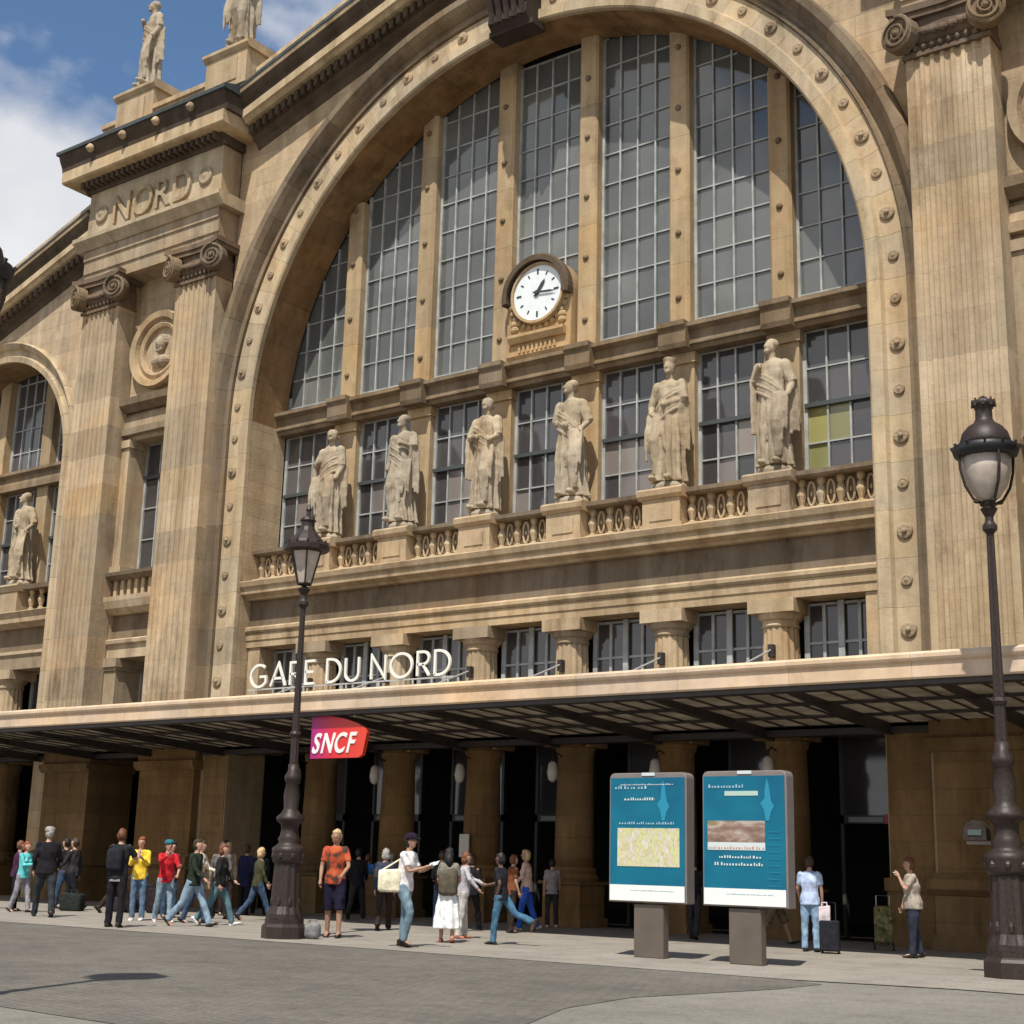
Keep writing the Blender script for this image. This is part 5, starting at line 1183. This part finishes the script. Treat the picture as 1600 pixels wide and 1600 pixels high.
for i, (x, y, hd_, h_, sh_, tr_, ha_, hs_, lb) in enumerate(crowd):
    person(lb, x, y, hd_, h_, (ST, WS, W2)[i % 3], ((rnd.uniform(-10, 18), 8, rnd.uniform(10, 60)), (rnd.uniform(-12, 16), 8, rnd.uniform(10, 50))), sh_, 'long' if i % 3 else 'short', tr_, ha_, hs_, seed=40 + i, female=(hs_ != 'short'))
# ---- things people carry or have set down
hd = o_['sh'][0]
softbox('shoulder_bag', 'large cream shoulder bag at the side of the man in white', 'bag', (4.40, -9.07, .88), (.38, .13, .37), cloth('cream_canvas', (.74, .68, .50)), rz=math.radians(37), handle=.0, strap=[tuple(o_['sh'][0] + Vector((0, 0, .06)))])
softbox('backpack', 'olive brown backpack on the woman in the white skirt', 'backpack', tuple(p_['back'] + Vector((.02, -.02, -.32))), (.34, .20, .46), cloth('olive_canvas', (.10, .085, .06)), rz=p_['rz'], bev=.08)
softbox('backpack', 'black backpack worn by the man in black with the white hem', 'backpack', tuple(c_['back'] + Vector((-.02, -.03, -.22))), (.32, .18, .44), cloth('black_nylon', (.02, .02, .026)), rz=c_['rz'], bev=.07)
h1 = u_['hand'][1]
t = thing('suitcase', 'upright black wheeled suitcase beside the man in pale blue', 'suitcase', (9.72, -3.42, 0), .3)
me = MB().box(-.17, .17, -.11, .11, .04, .56).mesh('shell', cloth('black_nylon', (.02, .02, .026))); bevel(me, .03, 2); link('shell', me, t)
MB().tube([(-.10, .08, .5), (-.10, .08, .86), (.10, .08, .86), (.10, .08, .5)], .010, 6).obj('pull_handle', M_CIRON, t)
for s in (-1, 1): MB().tube([(s * .14 - .015, .08, .04), (s * .14 + .015, .08, .04)], .038, 10).obj('wheel', M_BLACK, t)
softbox('carrier_bag', 'pinkish white carrier bag hanging above the suitcase', 'bag', (9.64, -3.44, .46), (.20, .09, .34), cloth('pale_plastic', (.62, .54, .56)), rz=.3, bev=.02, handle=.06)
t = thing('cigarette', 'tiny white cigarette in the hand of the man in beige', 'cigarette', tuple(v_['hand'][0])); MB().tube([(0, 0, 0), (-.06, -.04, .01)], .004, 6).obj('paper', M_WHITE, t)
q = o_['hand']; mid = (q[0] + q[1]) / 2
t = thing('folded_paper', 'small pale folded paper held by the man in white', 'paper', tuple(mid + Vector((.03, .02, .03))), .2); me = MB().box(-.09, .09, -.07, .07, 0, .006).box(-.09, .0, -.07, .07, .008, .014).obj('sheet', M_PALE, t); t.rotation_euler = (.5, -.3, .2)
for i, (x, y, w, d, hh, lb, rz, colr) in enumerate([(-9.3, -4.9, .55, .3, .42, 'dark holdall carried low behind the black jacketed man', .4, (.02, .025, .022)), (-8.35, -4.0, .7, .38, .34, 'dark travel bag on the pavement, leftmost of the luggage pile', .2, (.03, .024, .03)), (-7.6, -3.75, .42, .28, .60, 'upright dark suitcase in the luggage pile near the pier', .1, (.028, .018, .022)), (-7.0, -3.9, .62, .36, .36, 'dark duffel bag nearest the black clad man in the luggage pile', -.2, (.02, .018, .022)), (-9.0, -3.0, .45, .3, .66, 'upright charcoal suitcase behind the travel bags', 0, (.035, .03, .034))]):
    softbox('luggage', lb, 'luggage', (x, y, 0), (w, d, hh), cloth('luggage_%d' % i, colr), rz=rz, bev=.05, handle=.08)
softbox('tote_bag', 'beige bag held between the striding pair in jeans', 'bag', (-2.38, -7.0, .72), (.30, .12, .34), cloth('beige_canvas', (.30, .22, .15)), rz=.4, bev=.02, handle=.12)
softbox('daypack', 'grey daypack set on the pavement at the feet of the tall blond man', 'backpack', (2.10, -8.45, 0), (.32, .22, .28), cloth('grey_nylon', (.20, .20, .20)), rz=.2, bev=.09, handle=.05)
t = thing('shopping_trolley', 'yellow-green patterned bag on wheels leaning by the right pier', 'trolley bag', (9.95, -1.55, 0), .4)
mm_, tt_, bb_ = newmat('floral_cloth'); vv = tt_.nodes.new('ShaderNodeTexVoronoi'); vv.inputs['Scale'].default_value = 14; tq = tt_.nodes.new('ShaderNodeTexCoord'); tt_.links.new(tq.outputs['Object'], vv.inputs[0]); sq = tt_.nodes.new('ShaderNodeSeparateColor'); tt_.links.new(vv.outputs['Color'], sq.inputs[0])
rq = rampnode(tt_, sq.outputs[0], [(0, (.04, .05, .02)), (.4, (.16, .14, .05)), (.7, (.24, .20, .09)), (1, (.09, .11, .045))]); tt_.links.new(rq.outputs[0], bb_.inputs['Base Color']); bb_.inputs['Roughness'].default_value = .9
me = MB().box(-.17, .17, -.12, .12, .12, .80).mesh('bag_body', mm_); bevel(me, .05, 3); link('bag_body', me, t)
MB().tube([(-.12, .13, .1), (-.12, .15, .98), (.12, .15, .98), (.12, .13, .1)], .010, 6).obj('frame', M_ROD, t)
for s in (-1, 1): MB().tube([(s * .17 - .015, .13, .075), (s * .17 + .015, .13, .075)], .075, 12).obj('wheel', M_BLACK, t)

bpy.data.scenes.remove(TMP)
